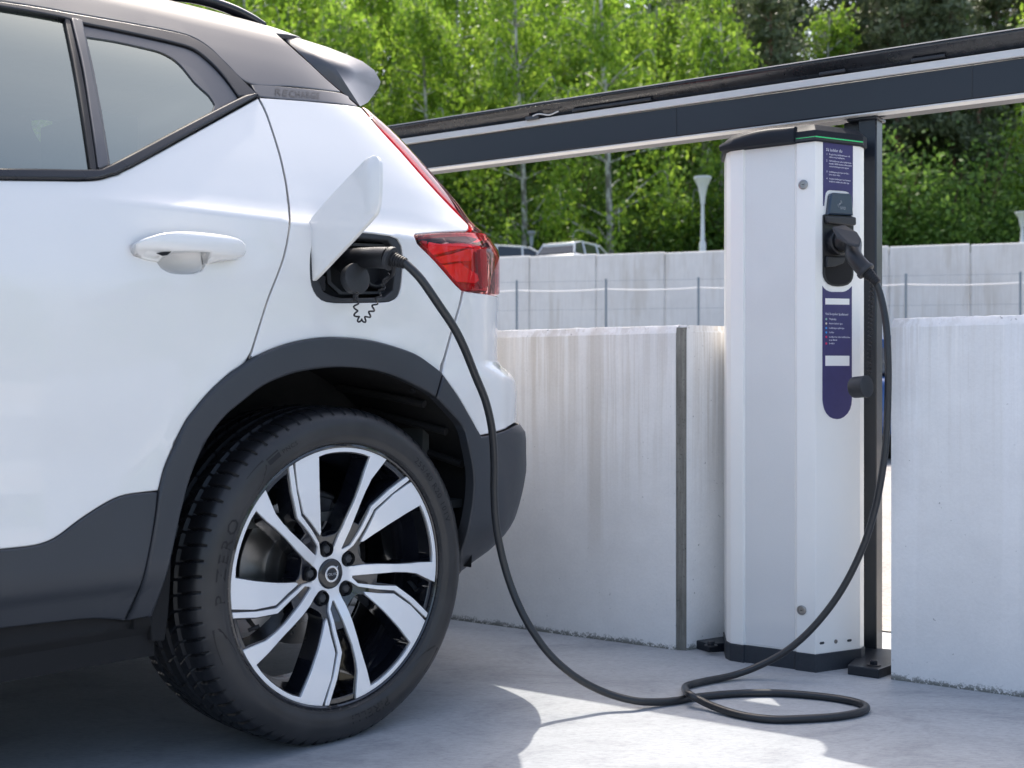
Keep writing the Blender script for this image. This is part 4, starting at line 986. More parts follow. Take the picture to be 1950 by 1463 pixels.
panel('sill_underside_shade', [('u', UF, .335), ('u', UF, .24), (10, 1273), (100, 1258), (180, 1240), (255, 1225), (306, 1222), (290, 1178), (237, 1183), (170, 1180), (90, 1188), (10, 1197)], 'void', off=-.004, thick=.03, edge=.004, curve=False)  # shade of the downward face put into its near-black colour
# glazing, trims, roof
top_o = [(0, 4), (66, 14), (133, 26), (156, 30), (242, 45), (331, 62), (370, 74), (401, 94), (429, 121), (453, 148), (475, 164), (493, 183)]
top_o = [(0, 4), (66, 14), (133, 26), (156, 30), (242, 45), (331, 62), (370, 74), (401, 94), (429, 121), (476, 168), (493, 184)]
top_i = [(0, 14), (66, 25), (123, 36), (158, 46), (242, 63), (331, 83), (370, 96), (401, 120), (429, 150), (455, 186)]
panel('window_trim', [('u', UF, wT)]+top_o+[(491, 186)]+[(480, 184), (455, 186)]+top_i[::-1][1:]+[('u', UF, wTi)], 'trim', off=.003, thick=.02, edge=.003, grid=.02)
panel('belt_trim', [('u', UF, wB-.001), ('u', UF, wBi), (0, 323), (90, 324), (171, 325), (206, 317), (330, 252), (466, 183), (490, 184)]+[(x, y-1) for x, y in belt_o[1:]], 'trim', off=.007, thick=.02, edge=.004, grid=.02)
# door glass and the rubber seal along its frame
panel('door_window', [('u', UF, wTi-.001), (0, 14), (66, 25), (123, 37), (150, 170), (172, 325), (90, 324), (0, 323), ('u', UF, wBi)], 'glass', off=-.006, thick=.003, edge=.0008)
panel('window_seal', [(122, 33), (134, 35), (156, 130), (172, 225), (186, 325), (173, 326), (158, 225), (142, 130)], 'rubber', off=.001, thick=.02, grid=.02)
panel('pillar_trim', [(134.5, 35), (156, 39), (172, 120), (190, 215), (207, 316), (186.5, 325), (172, 225), (157, 130)], 'satin_black', off=.004, thick=.02, grid=.02)
qg = [(158, 47), (242, 64), (331, 84), (370, 97), (401, 121), (429, 151), (455, 187), (448, 195), (330, 254), (211, 317), (206, 313), (190, 215), (172, 120)]
qc = [(166, 68), (218, 76), (273, 88), (312, 99), (343, 119), (374, 156), (400, 180), (411, 197), (405, 212), (330, 250), (212, 313), (196, 215), (180, 130)]
panel('quarter_window_border', qg, 'satin_black', holes=[qc], off=-.003, thick=.004, edge=.0008, grid=.02)
panel('quarter_window', qg, 'glass', off=-.0065, thick=.003, edge=.0008)
panel('rear_pillar', [(478, 160), (560, 166), (651, 177), (667, 190), (682, 203), (640, 197), (585, 192), (540, 188.5), (496, 184.5), (486, 174)], 'satin_black', off=.000)
roof = panel('roof', [('u', UF, wT+.002)]+[(x, y-2) for x, y in top_o[:-2]]+[(477, 159), (560, 165), (650, 175.5), (622, 151.5), (594, 125), (564, 98), (526, 64), ('s', .55, 1.60), ('s', .75, 1.68), ('s', 1, 1.8), ('s', 1, 2.0), ('s', 0, 2.0), ('s', -.6, 2.0), ('u', UF, 2.0)], 'satin_black', grid=.02)
panel('door_pillar', [('u', -1.10, .36), ('u', -.96, .36), ('u', -.96, 1.55), ('u', -1.10, 1.55)], 'trim', off=-.012, thick=.03, curve=False, grid=.03)
# raised lettering on the pillar band
vs, fs_ = text_mb("RECHARGE", 1.0, .0, res=2, spacing=1.12); xm = max(v.x for v in vs)
a0, a1 = hit(522, 181), hit(608, 188.5); b0, b1 = hit(523, 168), hit(609, 176.5); mb = MB()
def lp(a, b, t): return (a[0]+(b[0]-a[0])*t, a[1]+(b[1]-a[1])*t)
def onpill(v, o_):
    lo_ = lp(a0, a1, v.x/xm); hi_ = lp(b0, b1, v.x/xm); s_ = lp(lo_, hi_, v.y/.72); p = F(*s_)+Fn(*s_)*o_; return L(*p)
mb.add([onpill(v, .0016) for v in vs], fs_); M['pillar_letter'] = speckled('pillar_lettering', (.062, .060, .064), .4, .1, 600); mb.build('lettering', 'pillar_letter', PANELS['rear_pillar'][0], False)

# spoiler
sp_px = [(528, 62.5, -.33), (560, 70, -.335), (624, 90, -.345), (665, 106, -.35), (690, 117, -.355), (713, 134, -.36), (725, 156, -.365), (721, 168, -.355), (701, 195, -.29), (686, 203, -.225), (655, 178, -.228), (624, 152, -.24), (594, 124, -.262), (566, 97, -.285)]
edge3 = [pv(x, y, v) for x, y, v in sp_px]
cenp = pv(638, 128, -.228)
mb = MB(); n_ = len(edge3)
def mir(p): return Vector((p.x, -2*HW-p.y, p.z))
side = [L(*p) for p in edge3]; sideM = [L(*mir(p)) for p in edge3]
inn = [L(*(p.lerp(cenp, .55))) for p in edge3]; 
mb.add(side+inn+[L(*cenp)], [(i, (i+1) % n_, n_+(i+1) % n_, n_+i) for i in range(n_)]+[(n_+i, n_+(i+1) % n_, 2*n_) for i in range(n_)])
innM = [L(*mir(p.lerp(cenp, .55))) for p in edge3]
mb.add(sideM+innM+[L(*mir(cenp))], [(i, (i+1) % n_, n_+(i+1) % n_, n_+i) for i in range(n_)]+[(n_+i, n_+(i+1) % n_, 2*n_) for i in range(n_)])
ringsS = []
for k in range(13):
    t = k/12; ringsS.append([L(p.x+.10*math.sin(math.pi*t)**.5*(1 if i in (3, 4, 5, 6, 7) else .4), p.y+(-2*HW-2*p.y)*t, p.z+.055*math.sin(math.pi*t)**.6) for i, p in enumerate(edge3)])
mb.loft(ringsS, True, False)
spo = mb.build('spoiler', 'satin_black', car, True, angle=40)
# roof rail
rl = [(255, -10, -.36), (300, -9, -.37), (350, -6, -.38), (395, 3, -.38), (440, 18, -.375), (475, 35, -.37), (500, 51, -.36)]
rp = [L(*pv(x, y, v)) for x, y, v in rl]; mb = MB(); P_ = smooth_path([rp[0]+Vector((-.8, 0, -.0))]+rp, 6)
mb.loft([[p+Vector((0, .016*math.cos(a), .012*math.sin(a))) for a in [2*math.pi*k/12 for k in range(12)]] for p in P_]); mb.build('roof_rail', 'gloss_black', car, True, angle=60)

# tail light: upper strip and lower cluster
str_l = [(690, 204), (728, 250), (765, 290), (808, 339), (839, 373), (870, 404), (895, 430), (898, 441), ('s', .60, 1.115), ('s', .60, 1.13)]
str_r = [('s', .60, 1.175), ('s', .60, 1.22), ('s', .60, 1.30), ('s', .60, 1.34), ('s', .58, 1.392)]
tl = panel('tail_light', str_l+str_r, 'lens', off=.002, thick=.012, edge=.003)
panel('light_strip', [(696, 214), (728, 254), (765, 294), (808, 343), (839, 377), (868, 407), (884, 424), ('s', .40, 1.15), ('s', .36, 1.22), ('s', .36, 1.30), ('s', .33, 1.37)], 'red_bright', tl, off=-.010, thick=.004)
panel('strip_housing', [(693, 209), (728, 252), (765, 292), (808, 341), (839, 375), (868, 406), (893, 432), ('s', .59, 1.12), ('s', .59, 1.22), ('s', .59, 1.38)], 'red_dark', tl, off=-.016, thick=.004)
clus = [(791, 447), (840, 443.5), (889, 443), (898, 443), ('s', .60, 1.105), ('s', .62, 1.04), ('s', .60, .973), (939, 560), (924, 558), (907, 556), (882, 553), (870, 542), (849, 517), (827, 493), (796, 462)]
tc = panel('tail_light', clus, 'lens', off=.003, thick=.02, edge=.004)
panel('lamp_housing', [(797, 451), (888, 447), ('s', .58, 1.10), ('s', .58, .978), (907, 553), (884, 550), (829, 490), (799, 462)], 'red_housing', tc, off=-.028, thick=.004)
cq = lambda x, y: (550+x/3.251, 250+y/3.251)
panel('lamp_segment', [cq(*p) for p in ((882, 668), (1100, 668), (1178, 688), (1140, 715), (1010, 742), (905, 768), (890, 740))], 'red_bright', tc, off=-.012, thick=.012, curve=False)
panel('lamp_segment', [cq(*p) for p in ((905, 778), (1050, 752), (1160, 716), (1190, 720), (1170, 800), (1100, 800), (1000, 815), (940, 815))], 'red_bright', tc, off=-.018, thick=.010, curve=False)
panel('lamp_segment', [cq(*p) for p in ((955, 825), (1090, 812), (1195, 885), (1205, 925), (1180, 940), (1062, 930))], 'red_bright', tc, off=-.010, thick=.010, curve=False)
panel('lamp_segment', [cq(*p) for p in ((1205, 700), (1245, 700), (1262, 960), (1225, 975))], 'red_dark', tc, off=-.010, thick=.010, curve=False)
panel('lamp_fin', [cq(*p) for p in ((830, 660), (868, 662), (880, 730), (1000, 860), (1075, 965), (1040, 945), (900, 790))], 'red_dark', tc, off=-.008, thick=.010, curve=False)
# tailgate below and beside the lamps (tail side of the body) and rear window
panel('tailgate', [('s', .61, 1.09), ('s', .63, .975), ('s', 1, .965), ('s', 1, 1.12), ('s', .61, 1.12)], 'paint', curve=False)
panel('rear_window', [('s', .61, 1.125), ('s', 1, 1.125), ('s', 1, 1.40), ('s', .60, 1.40)], 'gloss_black', curve=False)

# fuel flap, held open on its front hinge
hl_ = [(579, 441, 0), (576, 478, 0), (576, 520, 0), (579, 536, 0)]
A0 = at(578, 530, 2.470); A1 = at(580, 436, 2.470); Bm = at(722, 352, 2.345)
up_ = (A1-A0).normalized(); nrm_f = up_.cross((Bm-A0)).normalized()
if nrm_f.dot(EYE-A0) < 0: nrm_f = -nrm_f
flap_px = [(710, 296), (717, 299), (722, 309), (723, 330), (722, 373), (718, 401), (708, 416), (680, 447), (642, 487), (602, 529), (590, 538), (581, 538), (576, 531), (575, 515), (576, 478), (581, 441), (588, 422), (602, 404), (632, 370), (658, 342), (685, 314), (696, 303)]
Minv = CARI
mb = MB(); q_ = curve2(flap_px, 4); O_ = [onplane(x, y, A0, nrm_f) for x, y in q_]; cen = sum(O_, Vector())/len(O_)
tl3 = lambda p: CARI @ p
r0 = [tl3(p-nrm_f*.009) for p in O_]; r1 = [tl3(p-nrm_f*.0015) for p in O_]; r2 = [tl3(cen+(p-cen)*.985+nrm_f*.0) for p in O_]; r3 = [tl3(cen+(p-cen)*.6+nrm_f*.0018) for p in O_]
mb.loft([r0, r1, r2, r3]); flap = mb.build('fuel_flap', 'paint', car, True, angle=50)
mb = MB(); hp0 = A0*.6+A1*.4; mb.tube([tl3(hp0-Vector((.012, -.02, .02))), tl3(hp0-Vector((.004, .0, -.0)))], .008, 8); mb.build('hinge', 'plastic', flap)
mb = MB(); mb.tube([tl3(p) for p in smooth_path([at(590, 520, 2.50), at(612, 505, 2.47), at(640, 478, 2.43), at(662, 452, 2.41)], 4)], .006, 8); mb.build('hinge_arm', 'plastic', flap)
mb = MB(); mb.loft([[tl3(cen+(p-cen)*k_-nrm_f*d_) for p in O_] for k_, d_ in ((.96, .0095), (.955, .0125), (.9, .0130))]); mb.build('flap_lining', 'plastic', flap, True, angle=40)

# charging port: recess box, raised frame, socket, caps
pc = [P2(p) for p in port]
prt = panel('charging_port', port, 'plastic_soft', off=-.002, thick=.055, edge=.004, holes=[[(650, 452), (740, 458), (752, 475), (755, 500), (750, 552), (735, 566), (650, 567), (618, 555), (605, 520), (612, 480), (630, 458)]])
def pw(x, y, d): p = pv(x, y, -.03-d); return p
c_in = [(646, 450), (742, 454), (757, 472), (757, 555), (740, 570), (640, 571), (610, 558), (601, 520), (608, 478), (626, 455)]
mb = MB(); ra = [L(*pv(x, y, -.012)) for x, y in c_in]
ra0 = [pv(x, y, -.012) for x, y in c_in]
def deeper(ps, d, k=1.0):
    c = sum(ps, Vector())/len(ps); return [Vector((c.x+(p.x-c.x)*k, p.y-d, c.z+(p.z-c.z)*k)) for p in ps]
rb = deeper(ra0, .05, .93)
mb.loft([[L(*p) for p in ra0], [L(*p) for p in rb]], True, False); mb.prism([L(*p) for p in rb], (0, .003, 0)); mb.build('recess', 'void', prt, True)
pcn = pv(700, 512, -.055)
mb = MB(); mb.lathe(L(*pcn), L(0, 1, 0), [(0, .044), (.028, .044), (.031, .041), (.031, .037), (.004, .035), (.004, .0001)], 36); mb.build('socket', 'plastic', prt)
iq = [(640, 462), (735, 466), (748, 482), (748, 545), (733, 560), (645, 561), (622, 540), (618, 490)]
mb = MB(); o1 = [pv(x, y, -.026) for x, y in curve2(iq, 3)]; o2 = deeper(o1, 0, .90)
mb.loft([[L(*p) for p in o1], [L(p.x, p.y+.004, p.z) for p in o1], [L(p.x, p.y+.004, p.z) for p in o2], [L(*p) for p in deeper(o2, .02)]], True, False); mb.build('inner_frame', 'plastic_soft', prt, True, angle=40)
for x_, y_, w2, h2 in ((610, 540, .018, .03), (748, 520, .012, .02)):
    p = pv(x_, y_, -.010); mb = MB(); mb.cbox(L(*p), w2, .012, h2); mb.build('clip', 'plastic', prt, False, bevel=.002)
capc = at(677, 531, 2.485); cax = (CO+Vector((.0, 0, .10))).normalized()
mb = MB(); cL = CARI @ capc; axL = (CARI.to_3x3() @ cax).normalized()
capr = [(-.012, .030), (.002, .0325), (.007, .0315), (.0085, .028), (.0095, .0001)]
mb.lathe(cL, axL, capr, 40); 
capo = mb.build('socket_cap', 'plastic_soft', prt, True, angle=45)
mb = MB(); mb.tube([cL+Vector((0, 0, -.030)), cL+Vector((0, 0, -.048))], .006, 8); mb.build('cap_tab', 'rubber', capo)
def squiggle(px, Y, amp, turns, n=160):
    pts = smooth_path([at(x, y, Y) for x, y in px], 12); out = []; m = len(pts)-1
    for i in range(n):
        t = i/(n-1); k = t*m; j = min(int(k), m-1); p = pts[j].lerp(pts[j+1], k-j); d = (pts[min(j+2, m)]-pts[j]).normalized(); s_ = d.cross(Vector((0, 1, 0))).normalized(); a = 2*math.pi*turns*t
        out.append(CARI @ (p+s_*math.sin(a)*amp+Vector((0, math.cos(a)*amp, 0))))
    return out
mb = MB(); mb.tube(squiggle([(678, 556), (679, 575), (677, 592), (681, 606), (690, 612), (700, 604), (708, 592), (715, 578), (722, 562), (730, 545), (738, 520)], 2.44, .0042, 11, 240), .0019, 6); mb.build('cap_cord', 'rubber', prt, True, angle=80)
# plug on the car side (belongs to the cable)
pa = at(652, 497, 2.56); pb = at(690, 492, 2.50); pcx = at(742, 492, 2.435); pd = at(752, 494, 2.425)
plg = plug([pa, pb, at(718, 491, 2.462), pcx], [.024, .0225, .0215, .0215, .022, .0225], 'plug')
dq = (at(772, 502, 2.42)-pcx).normalized()
mb = MB(); mb.lathe(pcx-dq*.003-co, dq, [(0, .0235), (.005, .0245), (.009, .0238), (.0095, .017)], 28, cap=True); mb.build('collar', 'plastic_soft', plg)
mb = MB(); prof = [(.004, .016)]
for k in range(6): prof += [(.008+k*.0055, .0155-.0008*k), (.0112+k*.0055, .0155-.0008*k), (.0114+k*.0055, .0130-.0006*k), (.0134+k*.0055, .0130-.0006*k)]
mb.lathe(pcx-dq*.002-co, dq, prof, 24, cap=True); mb.build('strain_relief', 'rubber', plg, True, angle=40)
mb = MB(); mb.tube([p-co for p in smooth_path([at(750, 505, 2.43), at(748, 522, 2.44), at(738, 532, 2.45), at(726, 545, 2.45)], 5)], .004, 8); mb.build('tether', 'rubber', plg)

# door handle: grip bar over a scooped bowl
hc = lambda x, y: (x/3.85, 380+y/3.85)
grip = [hc(*p) for p in ((950, 345), (985, 315), (1060, 290), (1160, 265), (1340, 252), (1520, 262), (1640, 285), (1715, 315), (1745, 345), (1752, 395), (1740, 425), (1690, 448), (1510, 476), (1490, 440), (1478, 405), (1400, 400), (1220, 405), (1180, 440), (1150, 460), (1060, 442), (975, 412), (958, 385))]
def bulge(base, hgt, loop_px, w0):
    loop = [P2(p) for p in loop_px]; return loop
gl = [P2(p) for p in grip]; gcx = sum(p[0] for p in gl)/len(gl)
gk = (hit(350, 466)[1]); gh = .022
def gsurf(a, b, o):
    # crowned bar standing off the door, fading into the skin at both ends
    p = F(a, b); e = min(1, abs((a-gcx)/.165)); s_ = (b-gk)/gh
    h_ = .034*(1-e**3.2)+.004; rnd_ = math.sqrt(max(.04, 1-min(1, abs(s_)*.80)**3))
    return p+Fn(a, b)*(o+h_*rnd_)
hd = panel('door_handle', grip, 'paint', surf=gsurf, thick=.020, edge=.004, grid=.008, step=.006)
bl = [P2(p) for p in bowl]; bcx = sum(p[0] for p in bl)/len(bl); bcy = sum(p[1] for p in bl)/len(bl)
def bsurf(a, b, o):
    e = max(0, 1-((a-bcx)/.056)**2-((b-bcy)/.036)**2); return F(a, b)+Fn(a, b)*(o-.001-.026*e**.8)
panel('handle_bowl', bowl, 'paint', hd, surf=bsurf, thick=.003, edge=.003, grid=.006, step=.005)
panel('handle_gap_shade', [hc(*p) for p in ((1092, 412), (1140, 402), (1202, 400), (1170, 425), (1140, 432))], 'void', hd, off=.0285, thick=.002, curve=False, edge=.0005, step=.004, grid=.01)  # flat near-black patch standing for the shade in the handle gap

# ------------------------------------------------------------------ wheel
HUBZ = WC
def vprof(r): return float(np.interp(r, [0, .05, .10, .15, .20, .266], [-.037, -.036, -.020, -.0100, -.004, 0]))
def pol(r, th): return (r*math.cos(R(th)), r*math.sin(R(th)))
def wheel_at(parent, loc, flip=1):
    root = bpy.data.objects.new('wheel', None); col.objects.link(root); root.parent = parent; root.location = loc
    return root
whl = wheel_at(car, (0, 0, WC))
def WL(p, q, v): return Vector((p, -v, q))          # wheel frame: p rearwards, q up, v outwards
# silver face outline, fivefold
loop = []
for k in range(5):
    a = 72*k
    for i in range(11):                             # round the nut hole
        an = R(180+30+75-15*i); cx_, cy_ = .0535, 0; x = .0535+.0168*math.cos(R(180)-R(75)+R(15)*i); y = -.0168*math.sin(R(180)-R(75)+R(15)*i)
        rr = math.hypot(x, y); th = 30+math.degrees(math.atan2(y, x)); loop.append(pol(rr, a+th))
    loop += [pol(*p) for p in ((.0775, a+45.3), (.118, a+50.2), (.161, a+53.6), (.21, a+49.2), (.2665, a+45.0), (.2665, a+47.4), (.215, a+52.0), (.163, a+57.3), (.120, a+54.4), (.073, a+49.9), (.0575, a+57.5), (.0575, a+61.5), (.075, a+64.2), (.10, a+66.2), (.155, a+67.9), (.185, a+67.6), (.213, a+66.7), (.2665, a+62.4))]
    loop += [pol(.2665, a+62.4+(115.6-62.4)*i/14) for i in range(1, 15)]
    b = a+72
    loop += [pol(*p) for p in ((.215, b+47.6), (.162, b+51.2), (.125, b+47.0), (.092, b+41.8), (.098, b+39.2), (.125, b+37.2), (.16, b+35.1), (.21, b+32.6), (.2560, b+30.6))]
    loop += [pol(.2575, b+30.2-(30.2-.4)*i/8) for i in range(1, 8)]
    loop += [pol(*p) for p in ((.256, b+.2), (.222, b+.9), (.195, b+1.1), (.165, b+1.8), (.115, b+5.0), (.08, b+8.2), (.062, b+9.3))]
dedup = [p for i, p in enumerate(loop) if math.dist(p, loop[i-1]) > .0008]
def disc_surf(a, b, o): r = math.hypot(a, b); return Vector((a, vprof(r)+o, b))
def flat_panel(name, outl, holes, mname, parent, off, thick, edge, grid=.012, step=.01, vf=disc_surf):
    """CDT plate on the wheel's dished surface, with rolled edges"""
    o = panel(name, outl, mname, parent, holes=holes, off=off, thick=thick, edge=edge, grid=grid, curve=False, step=step, surf=vf, convert=lambda p: p)
    return o
circ = lambda r, n=40: [pol(r, 360*i/n) for i in range(n)]
rim = flat_panel('spoke_face', dedup, [circ(.0315)], 'machined', whl, 0, .006, .0012)
# black body of the spokes with through windows
w1, w2 = [], []
for k in range(5):
    a = 72*k
    w1.append([pol(*p) for p in ((.2545, a+72.4), (.222, a+73.4), (.165, a+74.3), (.115, a+77.8), (.090, a+80.5), (.084, a+85), (.082, a+92), (.082, a+100), (.086, a+107), (.096, a+110.2), (.125, a+108.6), (.16, a+106.6), (.21, a+104.2), (.2545, a+102.1))]+[pol(.2545, a+102.1-(29.7)*i/7) for i in range(1, 7)])
    w2.append([pol(*p) for p in ((.2545, a+49.2), (.215, a+52.8), (.165, a+58.2), (.135, a+57.6), (.118, a+57.2), (.118, a+65.4), (.155, a+67.2), (.185, a+66.9), (.213, a+65.9), (.2545, a+62.2))]+[pol(.2545, a+62.2-13*i/4) for i in range(1, 4)])
nut_holes = [[(pol(.0535, 30+72*k)[0]+.0142*math.cos(R(24*i)), pol(.0535, 30+72*k)[1]+.0142*math.sin(R(24*i))) for i in range(15)] for k in range(5)]
flat_panel('spoke_body', circ(.2668, 90), [circ(.030)]+w1+w2+nut_holes, 'wheel_black', whl, -.0055, .052, .0022, .014)
mb = MB(); mb.lathe(WL(0, 0, -.040), WL(0, 0, 1), [(0, .075), (.001, .0001)], 30); mb.build('hub_back', 'wheel_black', whl)
# barrel, flange
mb = MB(); prof = [(0.001, .2667), (.003, .2695), (.002, .2735), (-.004, .2755), (-.012, .272), (-.016, .262), (-.030, .258), (-.055, .252), (-.075, .236), (-.14, .232), (-.205, .240), (-.235, .262), (-.240, .272), (-.246, .270), (-.244, .262)]
mb.lathe(WL(0, 0, 0), WL(0, 0, 1), prof, 96, x0=(1, 0, 0)); mb.build('rim', 'wheel_black', whl, True, angle=40)
# tyre with blocks, sipes and grooves
def tyre_mesh():
    seg = 1080
    P = [(-.236, .262), (-.240, .270), (-.250, .285), (-.256, .305), (-.252, .325), (-.243, .338), (-.236, .344), (-.228, .3485)]
    xs_t = [-.228+i*(.213-.006)/44 for i in range(1, 44)]
    P += [(x, .3485+.0055*(1-((x+.1205)/.1075)**2)**.8 if abs((x+.1205)/.1075) < 1 else .3485) for x in xs_t]
    P += [(-.0165, .3485), (-.009, .3455), (-.002, .3405), (.005, .334), (.011, .325), (.0145, .314), (.0155, .303), (.0145, .2985), (.0148, .296), (.013, .289), (.010, .283), (.0085, .2805), (.0085, .278), (.004, .2755), (-.004, .272), (-.012, .266)]
    P = np.array(P); n = len(P); th = np.arange(seg)/seg*2*np.pi; pitch = 72
    X = np.repeat(P[:, 0][None], seg, 0); Rr = np.repeat(P[:, 1][None], seg, 0); ph = (th*pitch/(2*np.pi))[:, None]
    tread = (P[:, 1] > .342) & (P[:, 0] < 0)
    # four circumferential grooves
    for gx, gw in ((-.185, .0048), (-.142, .0052), (-.098, .0052), (-.056, .0048)):
        d = np.abs(P[:, 0]-gx); Rr -= np.where(d < gw, .0065*np.clip((gw-d)/.0012, 0, 1), 0)[None]*tread[None]
    # shoulder sipes: slanted lateral cuts, outer and inner shoulder
    def sipe(x0, x1, slant, ph0, wd, dep):
        fr_ = (ph+(X-x0)*slant+ph0) % 1.0; on = (X > x0) & (X < x1); d = np.minimum(fr_, 1-fr_); return np.where(on, dep*np.clip((wd-d)/(wd*.5), 0, 1), 0)
    Rr = Rr-sipe(-.046, .004, 5, 0, .10, .0055)-sipe(-.24, -.195, 5, .4, .10, .0045)-sipe(-.092, -.061, 22, .2, .085, .004)-sipe(-.181, -.147, -22, .6, .085, .004)-sipe(-.137, -.104, 16, .1, .07, .0025)*((np.floor(ph) % 2)==0)
    # block edges bulge a hair between the sipes on the shoulder
    flat = .3465                                     # flattened contact with the ground
    Y = Rr*np.sin(th)[:, None]; Xx = Rr*np.cos(th)[:, None]; Y = np.maximum(Y, -WC+.0005)
    V = np.stack([Xx, -X, Y], -1).reshape(-1, 3); i = np.arange(seg)[:, None]; j = np.arange(n-1)[None]
    a = i*n+j; b = ((i+1) % seg)*n+j; Fq = np.stack([a, b, b+1, a+1], -1).reshape(-1, 4)
    me = bpy.data.meshes.new('tyre'); me.vertices.add(len(V)); me.vertices.foreach_set('co', V.ravel()); me.loops.add(Fq.size); me.loops.foreach_set('vertex_index', Fq.ravel())
    me.polygons.add(len(Fq)); me.polygons.foreach_set('loop_start', np.arange(0, Fq.size, 4)); me.polygons.foreach_set('loop_total', np.full(len(Fq), 4)); me.update()
    me.polygons.foreach_set('use_smooth', [True]*len(Fq)); me.materials.append(M['tyre'])
    bm = bmesh.new(); bm.from_mesh(me); bmesh.ops.recalc_face_normals(bm, faces=bm.faces); bm.to_mesh(me); bm.free(); me.set_sharp_from_angle(angle=R(32)); return me
ty = bpy.data.objects.new('tyre', tyre_mesh()); col.objects.link(ty); ty.parent = whl
def side_v(r): return float(np.interp(r, [.272, .2755, .2805, .283, .289, .296, .303, .314, .325, .334, .3405], [-.004, .004, .0085, .010, .013, .0148, .0155, .0145, .011, .005, -.002]))
def arc_text(s, r0, size, th_mid, spacing=1.0, out=.0006, xs=1.0, name='lettering'):
    vs, fs_ = text_mb(s, size, .0, res=2, spacing=spacing); xc = (max(v.x for v in vs)+min(v.x for v in vs))/2; mb = MB(); pts = []
    for v in vs:
        r = r0+v.y; th = R(th_mid)-(v.x-xc)*xs/(r0+size*.35); pts.append(WL(r*math.cos(th), r*math.sin(th), side_v(r)+out))
    mb.add(pts, fs_); return mb.build(name, 'tyre_letter', ty, False)
arc_text("P ZERO", .287, .034, 168, 1.25, xs=1.25)
arc_text("255/40 R20 101V", .296, .019, 34, 1.15, xs=1.15); arc_text("PNCS", .303, .012, 117, 1.1, xs=1.3)
arc_text("PIRELLI", .292, .026, 283, 1.1, xs=1.2)
def arc_bar(r0, r1, t0, t1, name='sidewall_band'):
    mb = MB(); n = 14; A = []; B = []
    for i in range(n+1):
        th = R(t0+(t1-t0)*i/n); t = i/n; ra = r0+(r1-r0)*t**2*.6; A.append(WL(ra*math.cos(th), ra*math.sin(th), side_v(ra)+.0005)); rb_ = r1; B.append(WL(rb_*math.cos(th), rb_*math.sin(th), side_v(rb_)+.0005))
    mb.add(A+B, [(i, i+1, n+2+i, n+1+i) for i in range(n)]); mb.build(name, 'tyre_letter', ty, False)
arc_bar(.286, .322, 205, 192); arc_bar(.286, .322, 138, 129); arc_bar(.286, .322, 313, 324); 
mb = MB(); rr_ = [(.305, 122.0), (.305, 127), (.317, 127), (.317, 122.0)]
mb.add([WL(*(pol(r, t)), side_v(r)+.0006) for r, t in [(.303, 128), (.303, 122), (.318, 122), (.318, 128)]], [(0, 1, 2, 3)]); mb.build('sidewall_band', 'tyre_letter', ty, False)
# centre cap with its ring and arrow badge
mb = MB(); mb.lathe(WL(0, 0, -.040), WL(0, 0, 1), [(0, .0315), (.004, .0315), (.0062, .0295), (.007, .026), (.0075, .0001)], 48); cap = mb.build('centre_cap', 'gloss_black', whl, True, angle=40)
mb = MB(); mb.lathe(WL(0, 0, -.0325), WL(0, 0, 1), [(0, .0175), (.0016, .0172), (.0020, .0150), (.0016, .0132), (0, .0130)], 48); mb.prism([WL(p, q, -.0322) for p, q in ((.0085, .0125), (.0120, .0085), (.0165, .0165))], WL(0, 0, .0018)); mb.build('ring_badge', 'chrome', cap, True, angle=40)
vs, fs_ = text_mb("VOLVO", .0082, .0004, 'CENTER', spacing=1.05); mb = MB(); mb.add([WL(v.x*1.05, v.y-.0032, -.0312+v.z) for v in vs], fs_); mb.build('badge_lettering', 'chrome', cap, False)
for k in range(5):
    p, q = pol(.0535, 30+72*k); mb = MB()
    mb.lathe(WL(p, q, -.052), WL(0, 0, 1), [(0, .0142), (.022, .0142)], 24); mb.build('nut_pocket', 'void', whl)
    mb = MB(); mb.lathe(WL(p, q, -.050), WL(0, 0, 1), [(0, .0108), (.014, .0108), (.0165, .0080), (.0172, .0001)], 6, cap=False, x0=(math.cos(R(k*17)), 0, math.sin(R(k*17)))); mb.build('wheel_nut', 'plastic_soft', whl, True, angle=30)
# brake disc, hub and calliper
mb = MB(); mb.lathe(WL(0, 0, -.135), WL(0, 0, 1), [(-.022, .160), (0, .160), (.001, .159), (.001, .096), (.014, .094), (.030, .085), (.032, .0001)], 64)
mb.lathe(WL(0, 0, -.158), WL(0, 0, 1), [(0, .160), (0, .03)], 64); mb.build('brake_disc', 'disc_metal', whl, True, angle=40)
mb = MB()
for k in range(10):
    a = R(58+k*5.2); 
mb.loft([[WL(r*math.cos(R(a)), r*math.sin(R(a)), v) for r, v in ((.095, -.122), (.172, -.122), (.176, -.175), (.095, -.175))] for a in range(62, 104, 4)]); mb.loft([[WL(r*math.cos(R(a)), r*math.sin(R(a)), v) for r, v in ((.118, -.100), (.160, -.104), (.160, -.13), (.118, -.13))] for a in range(68, 99, 5)])
mb.build('brake_calliper', 'dark_metal', whl, True, bevel=.004, angle=30)
p_, q_ = pol(.125, 18); mb = MB(); mb.tube([WL(.085, .045, -.10), WL(.105, .062, -.085)], .0045, 8); mb.cbox(WL(.093, .040, -.093), .028, .008, .008); mb.cbox(WL(.082, .05, -.10), .016, .02, .012); mb.build('bracket', 'chrome', whl, True, bevel=.001)
mb = MB(); mb.tube([WL(*pol(.225, 203), -.03), WL(*pol(.205, 203), -.018)], .004, 8); mb.build('valve', 'rubber', whl)

